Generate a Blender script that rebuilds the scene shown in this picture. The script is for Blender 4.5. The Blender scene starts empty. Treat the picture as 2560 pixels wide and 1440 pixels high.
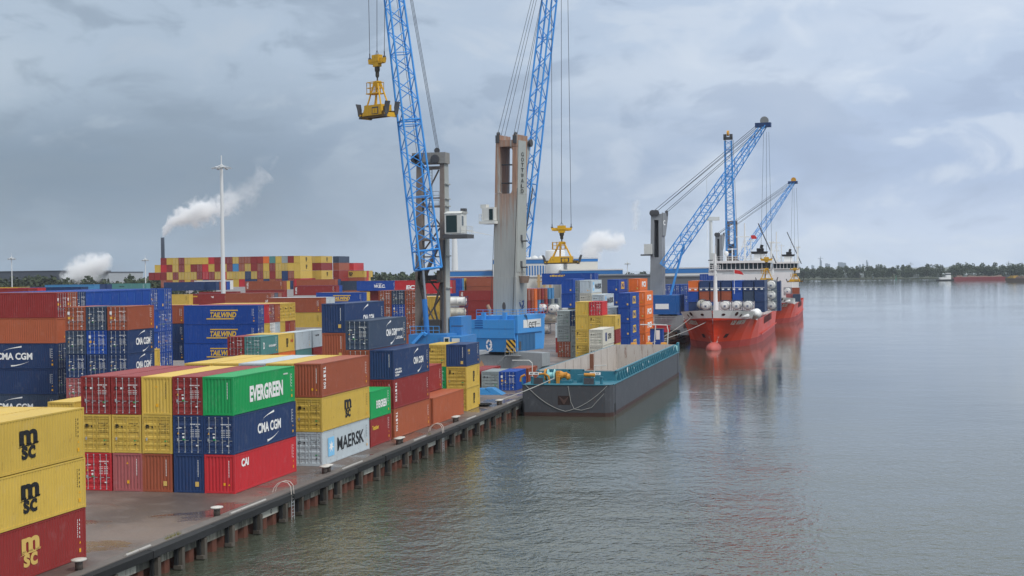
import bpy, math, random
from mathutils import Vector, Matrix
random.seed(7)
SC = bpy.context.scene
COL = SC.collection
V = Vector
# ------------------------------------------------------------------ camera
F, YAW, PITCH, ROLL, EYE = 3599.12, 0.231695, -0.011922, -0.013186, 16.33
def _axes():
    f = V((-math.sin(YAW), math.cos(YAW), 0)); r = V((math.cos(YAW), math.sin(YAW), 0)); u = V((0, 0, 1))
    f2 = f*math.cos(PITCH)+u*math.sin(PITCH); u2 = u*math.cos(PITCH)-f*math.sin(PITCH)
    return r*math.cos(ROLL)+u2*math.sin(ROLL), u2*math.cos(ROLL)-r*math.sin(ROLL), f2
CR, CU, CF = _axes()
cam_d = bpy.data.cameras.new('camera'); cam = bpy.data.objects.new('camera', cam_d); COL.objects.link(cam)
cam_d.sensor_width = 36; cam_d.lens = F/2560*36; cam_d.clip_end = 30000; cam_d.clip_start = 1
m = Matrix.Identity(4)
for i in range(3): m[i][0], m[i][1], m[i][2] = CR[i], CU[i], -CF[i]
m.translation = V((0, 0, EYE)); cam.matrix_world = m
SC.camera = cam
def at(u, v, Z):            # the point seen at photo pixel (u, v), Z metres in front of the lens
    return V((0, 0, EYE)) + (CR*((u-1280)/F) + CU*((720-v)/F) + CF)*Z
def gx(u, Y):               # world X of photo column u at distance Y along the quay
    d = CR*((u-1280)/F) + CF - CU*0.0
    return d.x/d.y*Y
def onz(u, v, z):
    d = CR*((u-1280)/F) + CU*((720-v)/F) + CF
    return V((0, 0, EYE)) + d*((z-EYE)/d.z)
# ------------------------------------------------------------------ light, sky, exposure
SUN_EL, SUN_AZ = math.radians(48), math.radians(118)     # azimuth measured from +Y towards +X
SC.view_settings.view_transform = 'Standard'; SC.view_settings.look = 'None'
SC.view_settings.gamma = 1; SC.view_settings.exposure = 0.46
SC.cycles.volume_bounces = 6
sun_d = bpy.data.lights.new('sun', 'SUN'); sun = bpy.data.objects.new('sun', sun_d); COL.objects.link(sun)
sun_d.energy = 1.5; sun_d.angle = math.radians(14); sun_d.color = (1.0, 0.96, 0.9)
sd = V((math.sin(SUN_AZ)*math.cos(SUN_EL), math.cos(SUN_AZ)*math.cos(SUN_EL), math.sin(SUN_EL)))
sun.rotation_euler = (-sd).to_track_quat('-Z', 'Y').to_euler()
class NT:
    def __init__(s, tree): s.t = tree; s.n = tree.nodes; s.l = tree.links
    def new(s, ty, **kw):
        nd = s.n.new(ty)
        for k, v in kw.items():
            if k.startswith('i_'):
                k2 = k[2:]; nd.inputs[int(k2) if k2.isdigit() else k2.replace('_', ' ')].default_value = v
            else: setattr(nd, k, v)
        return nd
    def link(s, a, b): s.l.new(a, b)
    def math(s, op, a, b=0.0, c=None, clamp=False):
        nd = s.n.new('ShaderNodeMath'); nd.operation = op; nd.use_clamp = clamp
        for i, x in enumerate((a, b) if c is None else (a, b, c)):
            if hasattr(x, 'links'): s.l.new(x, nd.inputs[i])
            else: nd.inputs[i].default_value = x
        return nd.outputs[0]
    def vmath(s, op, a, b):
        nd = s.n.new('ShaderNodeVectorMath'); nd.operation = op
        for i, x in enumerate((a, b)):
            if hasattr(x, 'links'): s.l.new(x, nd.inputs[i])
            else: nd.inputs[i].default_value = x
        return nd.outputs[0]
    def mix(s, f, a, b, mode='MIX'):
        nd = s.n.new('ShaderNodeMix'); nd.data_type = 'RGBA'; nd.blend_type = mode; nd.clamp_factor = True
        for i, x in ((0, f), (6, a), (7, b)):
            if hasattr(x, 'links'): s.l.new(x, nd.inputs[i])
            else: nd.inputs[i].default_value = x if i == 0 else (*x, 1) if len(x) == 3 else x
        return nd.outputs[2]
    def noise(s, vec, scale, detail=3, rough=.55, dist=0):
        nd = s.n.new('ShaderNodeTexNoise'); nd.inputs['Scale'].default_value = scale; nd.inputs['Detail'].default_value = detail
        nd.inputs['Roughness'].default_value = rough; nd.inputs['Distortion'].default_value = dist
        if vec is not None: s.l.new(vec, nd.inputs['Vector'])
        return nd.outputs['Fac']
    def remap(s, x, a, b, c=0.0, d=1.0):
        nd = s.n.new('ShaderNodeMapRange'); nd.interpolation_type = 'SMOOTHSTEP'
        s.l.new(x, nd.inputs[0])
        for i, v in enumerate((a, b, c, d)): nd.inputs[i+1].default_value = v
        return nd.outputs[0]
    def scale(s, vec, sc):
        return s.vmath('MULTIPLY', vec, sc)
W = bpy.data.worlds.new('World'); SC.world = W; W.use_nodes = True
w = NT(W.node_tree); w.n.clear()
sky = w.new('ShaderNodeTexSky', sky_type='NISHITA', sun_disc=False, sun_elevation=SUN_EL, sun_rotation=SUN_AZ)
tc = w.new('ShaderNodeTexCoord'); dirv = tc.outputs['Generated']
sp = w.new('ShaderNodeSeparateXYZ'); w.link(dirv, sp.inputs[0]); dx, dy, dz = sp.outputs
up = w.math('MAXIMUM', dz, 0.0)
den = w.math('ADD', up, 0.16)
cp = w.new('ShaderNodeCombineXYZ'); w.link(w.math('DIVIDE', dx, den), cp.inputs[0]); w.link(w.math('DIVIDE', dy, den), cp.inputs[1]); w.link(w.math('MULTIPLY', up, 3.0), cp.inputs[2])
q = w.vmath('MULTIPLY', dirv, (1.0, 1.0, 2.3))
n1 = w.noise(w.vmath('ADD', q, (2.9, 1.1, .2)), 4.6, 5, .5, .35)
n2 = w.noise(w.vmath('ADD', q, (4.3, 1.7, 2.0)), 11.0, 5, .55, .5)
n3 = w.noise(cp.outputs[0], .9, 3, .5)
side = w.remap(dx, -0.52, 0.08)                 # slate grey rain sky in the west, lighter and bluer in the east
lowc = w.mix(side, (0.225, 0.305, 0.395), (0.56, 0.65, 0.80))
midc = w.mix(side, (0.165, 0.225, 0.30), (0.38, 0.47, 0.64))
hic = w.mix(side, (0.37, 0.45, 0.545), (0.46, 0.55, 0.69))
c = w.mix(w.remap(dz, 0.0, 0.07), lowc, midc)
c = w.mix(w.remap(dz, 0.065, 0.15), c, hic)
low = w.math('MAXIMUM', w.remap(dz, 0.055, 0.125, 0.18, 1.0), side)
c = w.mix(w.math('MULTIPLY', w.math('MULTIPLY', w.remap(n1, 0.50, 0.68), 0.75), low), c, w.mix(side, (0.42, 0.49, 0.565), (0.57, 0.64, 0.745)))
c = w.mix(w.math('MULTIPLY', w.remap(n1, 0.50, 0.34), w.remap(dz, 0.07, 0.14, 0.75, 0.15)), c, w.mix(side, (0.165, 0.215, 0.275), (0.32, 0.40, 0.55)))
c = w.mix(w.math('MULTIPLY', w.remap(n2, 0.50, 0.38), 0.50), c, w.mix(side, (0.19, 0.245, 0.31), (0.33, 0.405, 0.55)))
c = w.mix(w.math('MULTIPLY', w.math('MULTIPLY', w.remap(n2, 0.52, 0.64), 0.48), low), c, w.mix(side, (0.40, 0.465, 0.54), (0.66, 0.72, 0.80)))
c = w.mix(1.0, c, (0.84, 0.84, 0.845), 'MULTIPLY')
c = w.mix(w.remap(dz, 0.17, 0.50), c, w.mix(w.remap(n3, .35, .65), (0.55, 0.61, 0.68), (1.02, 1.05, 1.08)))   # overcast: brighter overhead
nis = w.scale(sky.outputs[0], (0.1, 0.1, 0.1))
c = w.mix(0.06, c, nis)
bg = w.new('ShaderNodeBackground'); bg.inputs[1].default_value = 1.0; w.link(c, bg.inputs[0])
wo = w.new('ShaderNodeOutputWorld'); w.link(bg.outputs[0], wo.inputs[0])
# ------------------------------------------------------------------ materials
MATS = {}
def mat(name, rgb, rough=.5, metal=0.0, spec=.5, var=.10, dirt=.18, rust=0.0, nscale=.6, rz=.45):
    if name in MATS: return MATS[name]
    M = bpy.data.materials.new(name); M.use_nodes = True; t = NT(M.node_tree); b = t.n['Principled BSDF']
    b.inputs['Roughness'].default_value = rough; b.inputs['Metallic'].default_value = metal; b.inputs['Specular IOR Level'].default_value = spec*.5
    oc = t.new('ShaderNodeTexCoord').outputs['Object']; rnd = t.new('ShaderNodeObjectInfo').outputs['Random']
    off = t.new('ShaderNodeCombineXYZ'); t.link(t.math('MULTIPLY', rnd, 57.0), off.inputs[0]); t.link(t.math('MULTIPLY', rnd, 31.0), off.inputs[1])
    p = t.vmath('ADD', oc, off.outputs[0])
    big = t.noise(p, nscale, 4, .6)
    br = t.math('ADD', t.math('MULTIPLY', t.math('SUBTRACT', rnd, .5), var*1.6), t.math('ADD', t.math('MULTIPLY', t.math('SUBTRACT', big, .5), var*2.2), 1.0))
    cc = t.new('ShaderNodeCombineXYZ')
    for i in range(3): t.link(br, cc.inputs[i])
    col = t.mix(1.0, (*rgb, 1), cc.outputs[0], 'MULTIPLY')
    if dirt > 0:
        st = t.noise(t.vmath('MULTIPLY', p, (2.2, 2.2, .22)), 1.6, 4, .7)
        col = t.mix(t.math('MULTIPLY', t.remap(st, .50, .78), dirt), col, tuple(x*.42+.012 for x in rgb))
    if rust > 0:
        ru = t.noise(t.vmath('MULTIPLY', p, (1.5, 1.5, rz)), 2.6, 5, .8)
        col = t.mix(t.math('MULTIPLY', t.remap(ru, .58, .66), min(1, rust*2.2)), col, (.15, .058, .026))
        fa = t.noise(t.vmath('ADD', p, (7.7, 3.1, 1.9)), 1.1, 4, .7)
        col = t.mix(t.math('MULTIPLY', t.remap(fa, .54, .70), .22), col, tuple(x*.75+.13 for x in rgb))
    t.link(col, b.inputs['Base Color'])
    ro = t.math('ADD', rough-.08, t.math('MULTIPLY', big, .16)); t.link(ro, b.inputs['Roughness'])
    MATS[name] = M
    return M
PAINT = {k: mat('container_'+n, c, .48, dirt=d, rust=r) for k, n, c, d, r in [
    ('y', 'yellow', (.56, .385, .075), .25, .14), ('m', 'maroon', (.245, .030, .028), .25, .18), ('r', 'red', (.46, .028, .035), .22, .12),
    ('b', 'rust_brown', (.30, .080, .040), .28, .2), ('o', 'orange', (.68, .155, .03), .2, .1), ('c', 'burnt_orange', (.37, .100, .045), .3, .16), ('n', 'navy', (.020, .045, .125), .25, .12),
    ('k', 'slate', (.040, .062, .105), .25, .12), ('B', 'royal_blue', (.012, .062, .30), .2, .05), ('g', 'green', (.012, .30, .085), .2, .08),
    ('t', 'teal', (.085, .235, .225), .3, .2), ('w', 'pale_grey', (.46, .52, .55), .3, .25), ('G', 'grey', (.27, .31, .31), .3, .2),
    ('e', 'cream', (.56, .54, .46), .3, .2), ('p', 'faded_pink', (.34, .10, .10), .35, .4), ('l', 'sky_blue', (.06, .22, .43), .25, .1),
    ('W', 'white', (.70, .70, .67), .25, .25)]}
CNAME = dict(y='yellow', m='maroon', r='red', b='rust-brown', o='orange', c='burnt-orange', n='navy', k='slate-blue', B='royal-blue', g='green', t='teal', w='pale grey',
             G='grey', e='cream', p='faded pink', l='sky-blue', W='white')
dark = mat('underframe_dark', (.025, .023, .022), .8, dirt=0)
galv = mat('galvanised', (.42, .44, .45), .4, .3)
white = mat('white_marking', (.80, .80, .78), .5, var=.05, dirt=.08)
black = mat('black_marking', (.012, .012, .013), .5, var=.05, dirt=0)
amber = mat('amber_placard', (.78, .40, .02), .5, var=.05, dirt=.05)
gold = mat('gold_lettering', (.75, .47, .05), .5, var=.05, dirt=.05)
goldp = mat('pale_gold_lettering', (.62, .42, .12), .5, var=.05, dirt=.1)
starb = mat('star_blue', (.22, .52, .78), .5, var=.03, dirt=.03)
navyl = mat('navy_lettering', (.015, .04, .16), .5, var=.03, dirt=0)
redl = mat('red_lettering', (.5, .03, .03), .5, var=.03, dirt=0)
glass = mat('dark_glass', (.012, .03, .032), .08, 0, .8, var=0, dirt=0)
# ------------------------------------------------------------------ mesh builder
class MB:
    def __init__(s): s.v = []; s.f = []; s.mi = []
    def face(s, pts, mi=0):
        n = len(s.v); s.v += [tuple(p) for p in pts]; s.f.append(tuple(range(n, n+len(pts)))); s.mi.append(mi)
    def box(s, lo, hi, mi=0, M=None):
        (a, b, c), (d, e, f) = lo, hi
        P = [V(q) for q in ((a, b, c), (d, b, c), (d, e, c), (a, e, c), (a, b, f), (d, b, f), (d, e, f), (a, e, f))]
        if M is not None: P = [M @ q for q in P]
        n = len(s.v); s.v += [tuple(q) for q in P]
        for q in ((0, 3, 2, 1), (4, 5, 6, 7), (0, 1, 5, 4), (1, 2, 6, 5), (2, 3, 7, 6), (3, 0, 4, 7)):
            s.f.append(tuple(n+i for i in q)); s.mi.append(mi)
    def frust(s, lo0, hi0, z0, lo1, hi1, z1, mi=0, M=None):
        P = [V((lo0[0], lo0[1], z0)), V((hi0[0], lo0[1], z0)), V((hi0[0], hi0[1], z0)), V((lo0[0], hi0[1], z0)),
             V((lo1[0], lo1[1], z1)), V((hi1[0], lo1[1], z1)), V((hi1[0], hi1[1], z1)), V((lo1[0], hi1[1], z1))]
        if M is not None: P = [M @ q for q in P]
        n = len(s.v); s.v += [tuple(q) for q in P]
        for q in ((0, 3, 2, 1), (4, 5, 6, 7), (0, 1, 5, 4), (1, 2, 6, 5), (2, 3, 7, 6), (3, 0, 4, 7)):
            s.f.append(tuple(n+i for i in q)); s.mi.append(mi)
    def tube(s, a, b, r, n=6, mi=0, r2=None, cap=True):
        a, b = V(a), V(b); d = b-a
        if d.length < 1e-6: return
        d.normalize(); x = d.orthogonal().normalized(); y = d.cross(x); r2 = r if r2 is None else r2
        k = len(s.v)
        for p, rr in ((a, r), (b, r2)):
            for i in range(n):
                t = 2*math.pi*i/n; s.v.append(tuple(p+x*(rr*math.cos(t))+y*(rr*math.sin(t))))
        for i in range(n):
            j = (i+1) % n; s.f.append((k+i, k+j, k+n+j, k+n+i)); s.mi.append(mi)
        if cap:
            s.f.append(tuple(k+i for i in range(n-1, -1, -1))); s.mi.append(mi)
            s.f.append(tuple(k+n+i for i in range(n))); s.mi.append(mi)
    def poly(s, pts, r, n=6, mi=0):
        for a, b in zip(pts, pts[1:]): s.tube(a, b, r, n, mi)
    def lathe(s, prof, n=16, mi=0, o=(0, 0, 0), ax=None):
        o = V(o); ax = V(ax).normalized() if ax is not None else V((0, 0, 1)); x = ax.orthogonal().normalized(); y = ax.cross(x)
        k = len(s.v)
        for r, z in prof:
            for i in range(n):
                t = 2*math.pi*i/n; s.v.append(tuple(o+ax*z+x*(r*math.cos(t))+y*(r*math.sin(t))))
        for q in range(len(prof)-1):
            for i in range(n):
                j = (i+1) % n; s.f.append((k+q*n+i, k+q*n+j, k+(q+1)*n+j, k+(q+1)*n+i)); s.mi.append(mi)
        s.f.append(tuple(k+i for i in range(n-1, -1, -1))); s.mi.append(mi)
        q = len(prof)-1; s.f.append(tuple(k+q*n+i for i in range(n))); s.mi.append(mi)
    def prism(s, pts, off, mi=0):        # closed polygon extruded by the vector off
        off = V(off); k = len(s.v); n = len(pts)
        s.v += [tuple(V(p)) for p in pts]+[tuple(V(p)+off) for p in pts]
        s.f.append(tuple(k+i for i in range(n-1, -1, -1))); s.f.append(tuple(k+n+i for i in range(n))); s.mi += [mi, mi]
        for i in range(n):
            j = (i+1) % n; s.f.append((k+i, k+j, k+n+j, k+n+i)); s.mi.append(mi)
    def strip(s, A, B, mi=0):            # quads between two polylines
        k = len(s.v); n = len(A); s.v += [tuple(p) for p in A]+[tuple(p) for p in B]
        for i in range(n-1): s.f.append((k+i, k+i+1, k+n+i+1, k+n+i)); s.mi.append(mi)
    def mesh(s, name, mats):
        me = bpy.data.meshes.new(name); me.from_pydata(s.v, [], s.f); me.polygons.foreach_set('material_index', s.mi)
        for M in (mats if isinstance(mats, (list, tuple)) else [mats]): me.materials.append(M)
        me.update(); return me
    def build(s, name, mats, parent=None, smooth=False):
        me = s.mesh(name, mats)
        if smooth: me.polygons.foreach_set('use_smooth', [True]*len(me.polygons))
        return link(name, me, parent)
def link(name, me, parent=None, loc=None, M=None):
    o = bpy.data.objects.new(name, me); COL.objects.link(o)
    if parent is not None: o.parent = parent
    if M is not None: o.matrix_local = M
    elif loc is not None: o.location = loc
    return o
def tag(o, label=None, cat=None, group=None, kind=None):
    for k, v in (('label', label), ('category', cat), ('group', group), ('kind', kind)):
        if v: o[k] = v
    return o
def empty(name, loc, label, cat, group=None):
    o = bpy.data.objects.new(name, None); COL.objects.link(o); o.location = loc
    return tag(o, label, cat, group)
def paint_of(o, M, slot=0):
    o.material_slots[slot].link = 'OBJECT'; o.material_slots[slot].material = M
# lettering: a flat mesh in the xy plane, normalised to a unit box
TXT = {}
def text_mesh(body, bold=0.0, shear=0.0, spacing=1.0):
    key = (body, bold, shear, spacing)
    if key not in TXT:
        cu = bpy.data.curves.new('lettering', 'FONT'); cu.body = body; cu.offset = bold; cu.shear = shear; cu.space_character = spacing; cu.resolution_u = 3
        ob = bpy.data.objects.new('lettering', cu); me = bpy.data.meshes.new_from_object(ob); bpy.data.objects.remove(ob)
        xs = [v.co.x for v in me.vertices]; ys = [v.co.y for v in me.vertices]
        x0, x1, y0, y1 = min(xs), max(xs), min(ys), max(ys)
        for v in me.vertices: v.co.x = (v.co.x-(x0+x1)/2)/(x1-x0); v.co.y = (v.co.y-(y0+y1)/2)/(y1-y0); v.co.z = 0
        me.name = 'lettering'; TXT[key] = me
    return TXT[key]
def frame(o, xdir, ydir):                # matrix whose x, y columns run along a surface
    x = V(xdir).normalized(); y = V(ydir).normalized(); z = x.cross(y)
    M = Matrix.Identity(4)
    for i in range(3): M[i][0], M[i][1], M[i][2], M[i][3] = x[i], y[i], z[i], o[i]
    return M
def put_text(parent, body, M, wid, hgt, mt, bold=0.0, shear=0.0, name='lettering', spacing=1.0):
    me = text_mesh(body, bold, shear, spacing)
    if not me.materials: me.materials.append(white)
    o = link(name, me, parent, M=M @ Matrix.Diagonal((wid, hgt, 1, 1))); paint_of(o, mt); return o
# ------------------------------------------------------------------ shipping containers
CW, SH, HH = 2.438, 2.591, 2.896
CM = {}
def wave_line(a, b, pitch, depth):       # trapezoid corrugation: (along, inward) pairs
    n = max(1, round((b-a)/pitch)); p = (b-a)/n; out = []
    for i in range(n):
        q = a+i*p; out += [(q, 0), (q+.30*p, 0), (q+.5*p, depth), (q+.8*p, depth)]
    return out+[(b, 0)]
def container_mesh(L, H, front, far):
    key = (L, H, front, far)
    if key in CM: return CM[key]
    m = MB(); hw, hl = CW/2, L/2
    for sx in (-1, 1):
        for sy in (-1, 1):
            x0, y0 = sx*hw, sy*hl
            m.box((min(x0, x0-sx*.14), min(y0, y0-sy*.16), .1), (max(x0, x0-sx*.14), max(y0, y0-sy*.16), H-.1))
            for z0 in (0, H-.118):
                m.box((min(x0+sx*.003, x0-sx*.17), min(y0+sy*.004, y0-sy*.18), z0), (max(x0+sx*.003, x0-sx*.17), max(y0+sy*.004, y0-sy*.18), z0+.118), 0)
        x0 = sx*hw
        a, b = sorted((x0-sx*.004, x0-sx*.07))
        m.box((a, -hl+.16, .03), (b, hl-.16, .17)); m.box((a, -hl+.16, H-.09), (b, hl-.16, H-.004))
        if far: m.box((min(x0-sx*.03, x0-sx*.06), -hl+.15, .15), (max(x0-sx*.03, x0-sx*.06), hl-.15, H-.08))
        else:
            wl = wave_line(-hl+.15, hl-.15, .278, .038)
            m.strip([(x0-sx*(.014+d), y, .16) for y, d in wl], [(x0-sx*(.014+d), y, H-.08) for y, d in wl])
    for sy in (-1, 1):                   # end sill, header and panel
        y0 = sy*hl; a, b = sorted((y0-sy*.004, y0-sy*.12))
        m.box((-hw+.14, a, .02), (hw-.14, b, .17)); m.box((-hw+.14, a, H-.15), (hw-.14, b, H-.006))
        if sy > 0 or front == 'blind':
            if far: m.box((-hw+.13, min(y0-sy*.05, y0-sy*.08), .15), (hw-.13, max(y0-sy*.05, y0-sy*.08), H-.1))
            else:
                wl = wave_line(-hw+.13, hw-.13, .262, .048)
                m.strip([(x, y0-sy*(.03+d), .16) for x, d in wl], [(x, y0-sy*(.03+d), H-.12) for x, d in wl])
        else:
            m.box((-hw+.13, -hl+.10, .15), (hw-.13, -hl+.12, H-.1), 1)
            if far:
                for s in (-1, 1):
                    m.box((s*.56-.53, -hl+.05, .2), (s*.56+.53, -hl+.08, H-.18))
                    for q in (.28, .8): m.box((s*q-.022, -hl+.01, .16), (s*q+.022, -hl+.045, H-.14), 2)
    if far: m.box((-hw+.05, -hl+.1, H-.06), (hw-.05, hl-.1, H-.02))
    else:
        wl = wave_line(-hl+.12, hl-.12, .42, .018)
        m.strip([(-hw+.06, y, H-.012-d) for y, d in wl], [(hw-.06, y, H-.012-d) for y, d in wl])
    m.box((-hw+.07, -hl+.05, .12), (hw-.07, hl-.05, .15), 1)
    CM[key] = m.mesh('shipping_container', [PAINT['m'], dark, galv]); return CM[key]
def door_mesh(H, side):
    key = ('door', H, side)
    if key in CM: return CM[key]
    m = MB(); z0, z1 = .18, H-.16; w0, w1 = sorted((side*.012, side*1.075)); n = 5
    prof = [(z0, 0), (z0+.06, 0)]; p = (z1-z0-.12)/n
    for i in range(n):
        q = z0+.06+i*p; prof += [(q+.05*p, 0), (q+.17*p, .035), (q+.62*p, .035), (q+.74*p, 0)]
    prof += [(z1, 0)]
    m.strip([(w0+.05, d, z) for z, d in prof], [(w1-.05, d, z) for z, d in prof])
    for a, b in ((w0, w0+.05), (w1-.05, w1)): m.box((a, -.006, z0), (b, .03, z1))
    for i in range(4):
        z = z0+.25+i*(z1-z0-.5)/3; a, b = sorted((w1 if side > 0 else w0, (w1+.05) if side > 0 else (w0-.05)))
        m.box((a, -.02, z-.07), (b, .02, z+.07))
    CM[key] = m.mesh('door', [PAINT['m']]); return CM[key]
def rod_mesh(H):
    key = ('rod', H)
    if key in CM: return CM[key]
    m = MB(); m.tube((0, 0, .12), (0, 0, H-.1), .021, 6)
    for z in (.15, H-.15, .9, H-.9): m.box((-.045, -.02, z-.05), (.045, .03, z+.05))
    m.box((-.02, -.035, 1.0), (.30, -.01, 1.035))
    CM[key] = m.mesh('locking_rod', [galv]); return CM[key]
def mark_mesh(kind):                     # painted numbers and data plates as small strokes, in the plane of the end (x, z)
    if kind in CM: return CM[kind]
    m = MB(); r = random.Random(kind)
    def row(x, z, w, h, n, mi=0):
        for i in range(n):
            q = x+i*w/n; m.face([(q, 0, z), (q+w/n*.62, 0, z), (q+w/n*.62, 0, z+h), (q, 0, z+h)], mi)
    def sq(x, z, w, h, mi, dy=0): m.face([(x, dy, z), (x+w, dy, z), (x+w, dy, z+h), (x, dy, z+h)], mi)
    def tri(x, z, w, mi, fl=1): m.face([(x, 0, z), (x+w, 0, z), (x+w/2, 0, z+fl*w*.9)][::fl], mi)
    if kind.startswith('door'):
        row(.18, 2.02, .42, .075, 4); row(.62, 2.02, .36, .075, 5); row(.62, 1.88, .22, .07, 3)
        for i in range(5 if kind != 'door_c' else 3):
            z = 1.62-i*.13; row(.2, z, .3, .04, 4); row(.58, z, .34, .05, 6)
        sq(.62, .42, .2, .09, 0); sq(-.92, .78, .16, .22, 2)
        if kind == 'door_a': sq(-.95, 1.72, .26, .34, 1); sq(-.92, 1.22, .28, .26, 3); tri(-.42, 1.28, .2, 3); tri(-.42, 1.2, .2, 0, -1)
        if kind == 'door_b': tri(-.9, 1.3, .18, 3); sq(-.5, 1.3, .2, .07, 0); sq(-.46, .86, .24, .09, 4); m.face([(-.4+.09*math.cos(t*.785), 0, 1.08+.09*math.sin(t*.785)) for t in range(8)], 0); m.face([(-.98, 0, 1.72), (-.5, 0, 1.76), (-.5, 0, 1.79), (-.75, 0, 1.82)], 0)
        if kind == 'door_c': sq(-.9, 1.7, .2, .24, 5); sq(-.45, 1.74, .14, .14, 0); sq(.6, .7, .26, .11, 4)
    else:
        for i in range(11): sq(.72, 2.2-i*.115, .055, .075, 0)
        if kind == 'end_a': sq(-.06, .42, .2, .24, 3); tri(-.1, 1.9, .18, 3)
        if kind == 'end_b': sq(.3, .42, .16, .2, 3); tri(.68, .42, .16, 3)
        if kind == 'end_c': sq(.5, .30, .3, .36, 6)
    CM[kind] = m.mesh('marking', [white, white, galv, amber, PAINT['g'], black, goldp]); return CM[kind]
def side_marks():
    if 'side' in CM: return CM['side']
    m = MB()
    for i in range(9):
        z = 2.25-i*.12; m.face([(0, 0, z), (0, .06, z), (0, .06, z+.08), (0, 0, z+.08)])
        if i % 2 == 0: m.face([(0, .22, z-.05), (0, .29, z-.05), (0, .29, z+.07), (0, .22, z+.07)])
    m.face([(0, .2, .9), (0, .38, .9), (0, .29, 1.06)], 1); m.face([(0, .18, .4), (0, .38, .4), (0, .38, .62), (0, .18, .62)], 1)
    CM['side'] = m.mesh('marking', [white, amber]); return CM['side']
def swoosh(flip=1):
    k = 'swoosh%d' % flip
    if k not in CM:
        m = MB(); A, B = [], []
        for i in range(11):
            t = i/10; x = -.5+t; y = -.5+t**.55 if flip > 0 else -.5+t**1.8; wdt = .16*t**1.3*(1 if flip > 0 else 1)+.015
            if flip < 0: wdt = .16*(1-t)**1.3+.015
            A.append((x, y-wdt, 0)); B.append((x, y+wdt, 0))
        m.strip(A, B); CM[k] = m.mesh('swoosh', [white])
    return CM[k]
def star():
    if 'star' not in CM:
        m = MB(); k = 14
        for i in range(k):
            pass
        P = [((.42 if i % 2 == 0 else .17)*math.sin(math.pi*i/7), (.42 if i % 2 == 0 else .17)*math.cos(math.pi*i/7), .004) for i in range(14)]
        m.face([(-.5, -.62, 0), (.5, -.62, 0), (.5, .62, 0), (-.5, .62, 0)], 1)
        for i in range(14): m.face([(0, 0, .004), P[(i+1) % 14], P[i]], 0)
        CM['star'] = m.mesh('emblem', [white, starb])
    return CM['star']
def logo(c, kind, side, L, H):
    """Lettering on one long side. side=+1: read from front to back; side=-1: read from back to front."""
    X = side*(CW/2+.001); rd = V((0, side, 0)); upv = V((0, 0, 1))
    def fr(a, z): return frame(V((X, side*a, z)), rd, upv)      # a: metres from the middle, in reading direction
    def tx(s, a, z, wd, hg, mt, bold=.02, shear=0): put_text(c, s, fr(a, z), wd, hg, mt, bold, shear)
    def sk(n, a, z, wd, hg, mt):
        m3 = MB(); r3 = random.Random(n+int(a*10))
        for i in range(n):
            x0, x1 = -.5+i/n, -.5+(i+r3.uniform(.5, .8))/n; t0 = -.5 if r3.random() < .8 else -.1; m3.face([(x0, t0, 0), (x1, t0, 0), (x1, .5 if r3.random() < .6 else .2, 0), (x0, .5, 0)])
        em(m3.mesh('lettering', [mt]), a, z, wd, hg)
    def em(me, a, z, wd, hg): link(me.name, me, c, M=fr(a, z) @ Matrix.Diagonal((wd, hg, 1, 1)))
    q = H/2
    if kind in ('msc', 'mscY', 'msc20', 'mscS'):
        mt = goldp if kind == 'mscY' else black
        a0 = {'msc': .3, 'mscY': .3, 'msc20': 1.2, 'mscS': .3}[kind]; wd = 1.55 if L > 7 else 1.0
        if kind != 'mscS': wd = 1.75
        k = 1.0 if L > 7 else .78
        tx('m', a0, q+.40*k, wd*k, .78*k, mt, .045); tx('sc', a0-.02, q-.45*k, wd*.78*k, .72*k, mt, .03)
        m2 = MB()
        for xx in (-.5, -.12, .27): m2.face([(xx, -.5, 0), (xx+.28, -.5, 0), (xx+.28, -.38, 0), (xx, -.38, 0)])
        m2.face([(-.62, -.62, 0), (-.3, -.5, 0), (.2, -.46, 0), (.62, -.4, 0), (.3, -.55, 0), (-.2, -.58, 0)])
        me = m2.mesh('serif', [mt]); link('serif', me, c, M=fr(a0, q+.40*k) @ Matrix.Diagonal((wd*k, .86*k, 1, 1)))
    if kind == 'ever':
        tx('EVERGREEN', .25, q-.1, 6.6, 1.25, white, .045); sk(7, 4.2, H-.5, 1.0, .12, white)
    if kind == 'ever20': tx('EVERGREEN', .25, q-.05, 3.1, .75, white, .045)
    if kind == 'cma': tx('CMA CGM', .6 if L > 7 else .4, q, 4.6 if L > 7 else 3.3, .8, white, .035); em(swoosh(1), .4 if L > 7 else .1, q+.85, 2.3 if L > 7 else 1.4, .5); em(swoosh(-1), 1.3 if L > 7 else 1.0, q-.85, 2.3 if L > 7 else 1.4, .5)
    if kind in ('cma2', 'cmaT', 'cmaB'):
        a0 = {'cma2': 2.2, 'cmaT': 1.0, 'cmaB': 1.0}[kind]
        tx('CMA CGM', a0, q+(0 if kind != 'cmaT' else -.2), 3.4, .72, white, .04); em(swoosh(1), a0-.9, q+.85, 1.6, .62)
        if kind != 'cmaT': em(swoosh(-1), a0+.5, q-.85, 1.6, .62)
        if kind == 'cma2':
            sk(9, -4.6, .95, 2.0, .2, white); sk(10, -4.6, .66, 2.2, .2, white); sk(6, -4.9, .38, 1.4, .2, white)
        if kind == 'cmaB':
            m2 = MB()
            for lo, hi in (((-.5, -.5), (.5, -.44)), ((-.5, .44), (.5, .5)), ((-.5, -.44), (-.47, .44)), ((.47, -.44), (.5, .44))): m2.face([(lo[0], lo[1], 0), (hi[0], lo[1], 0), (hi[0], hi[1], 0), (lo[0], hi[1], 0)])
            em(m2.mesh('placard', [white]), 3.7, q-.25, 2.5, 1.05); sk(8, 3.7, q+.15, 2.0, .28, white); sk(7, 3.7, q-.62, 1.7, .28, white)
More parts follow.
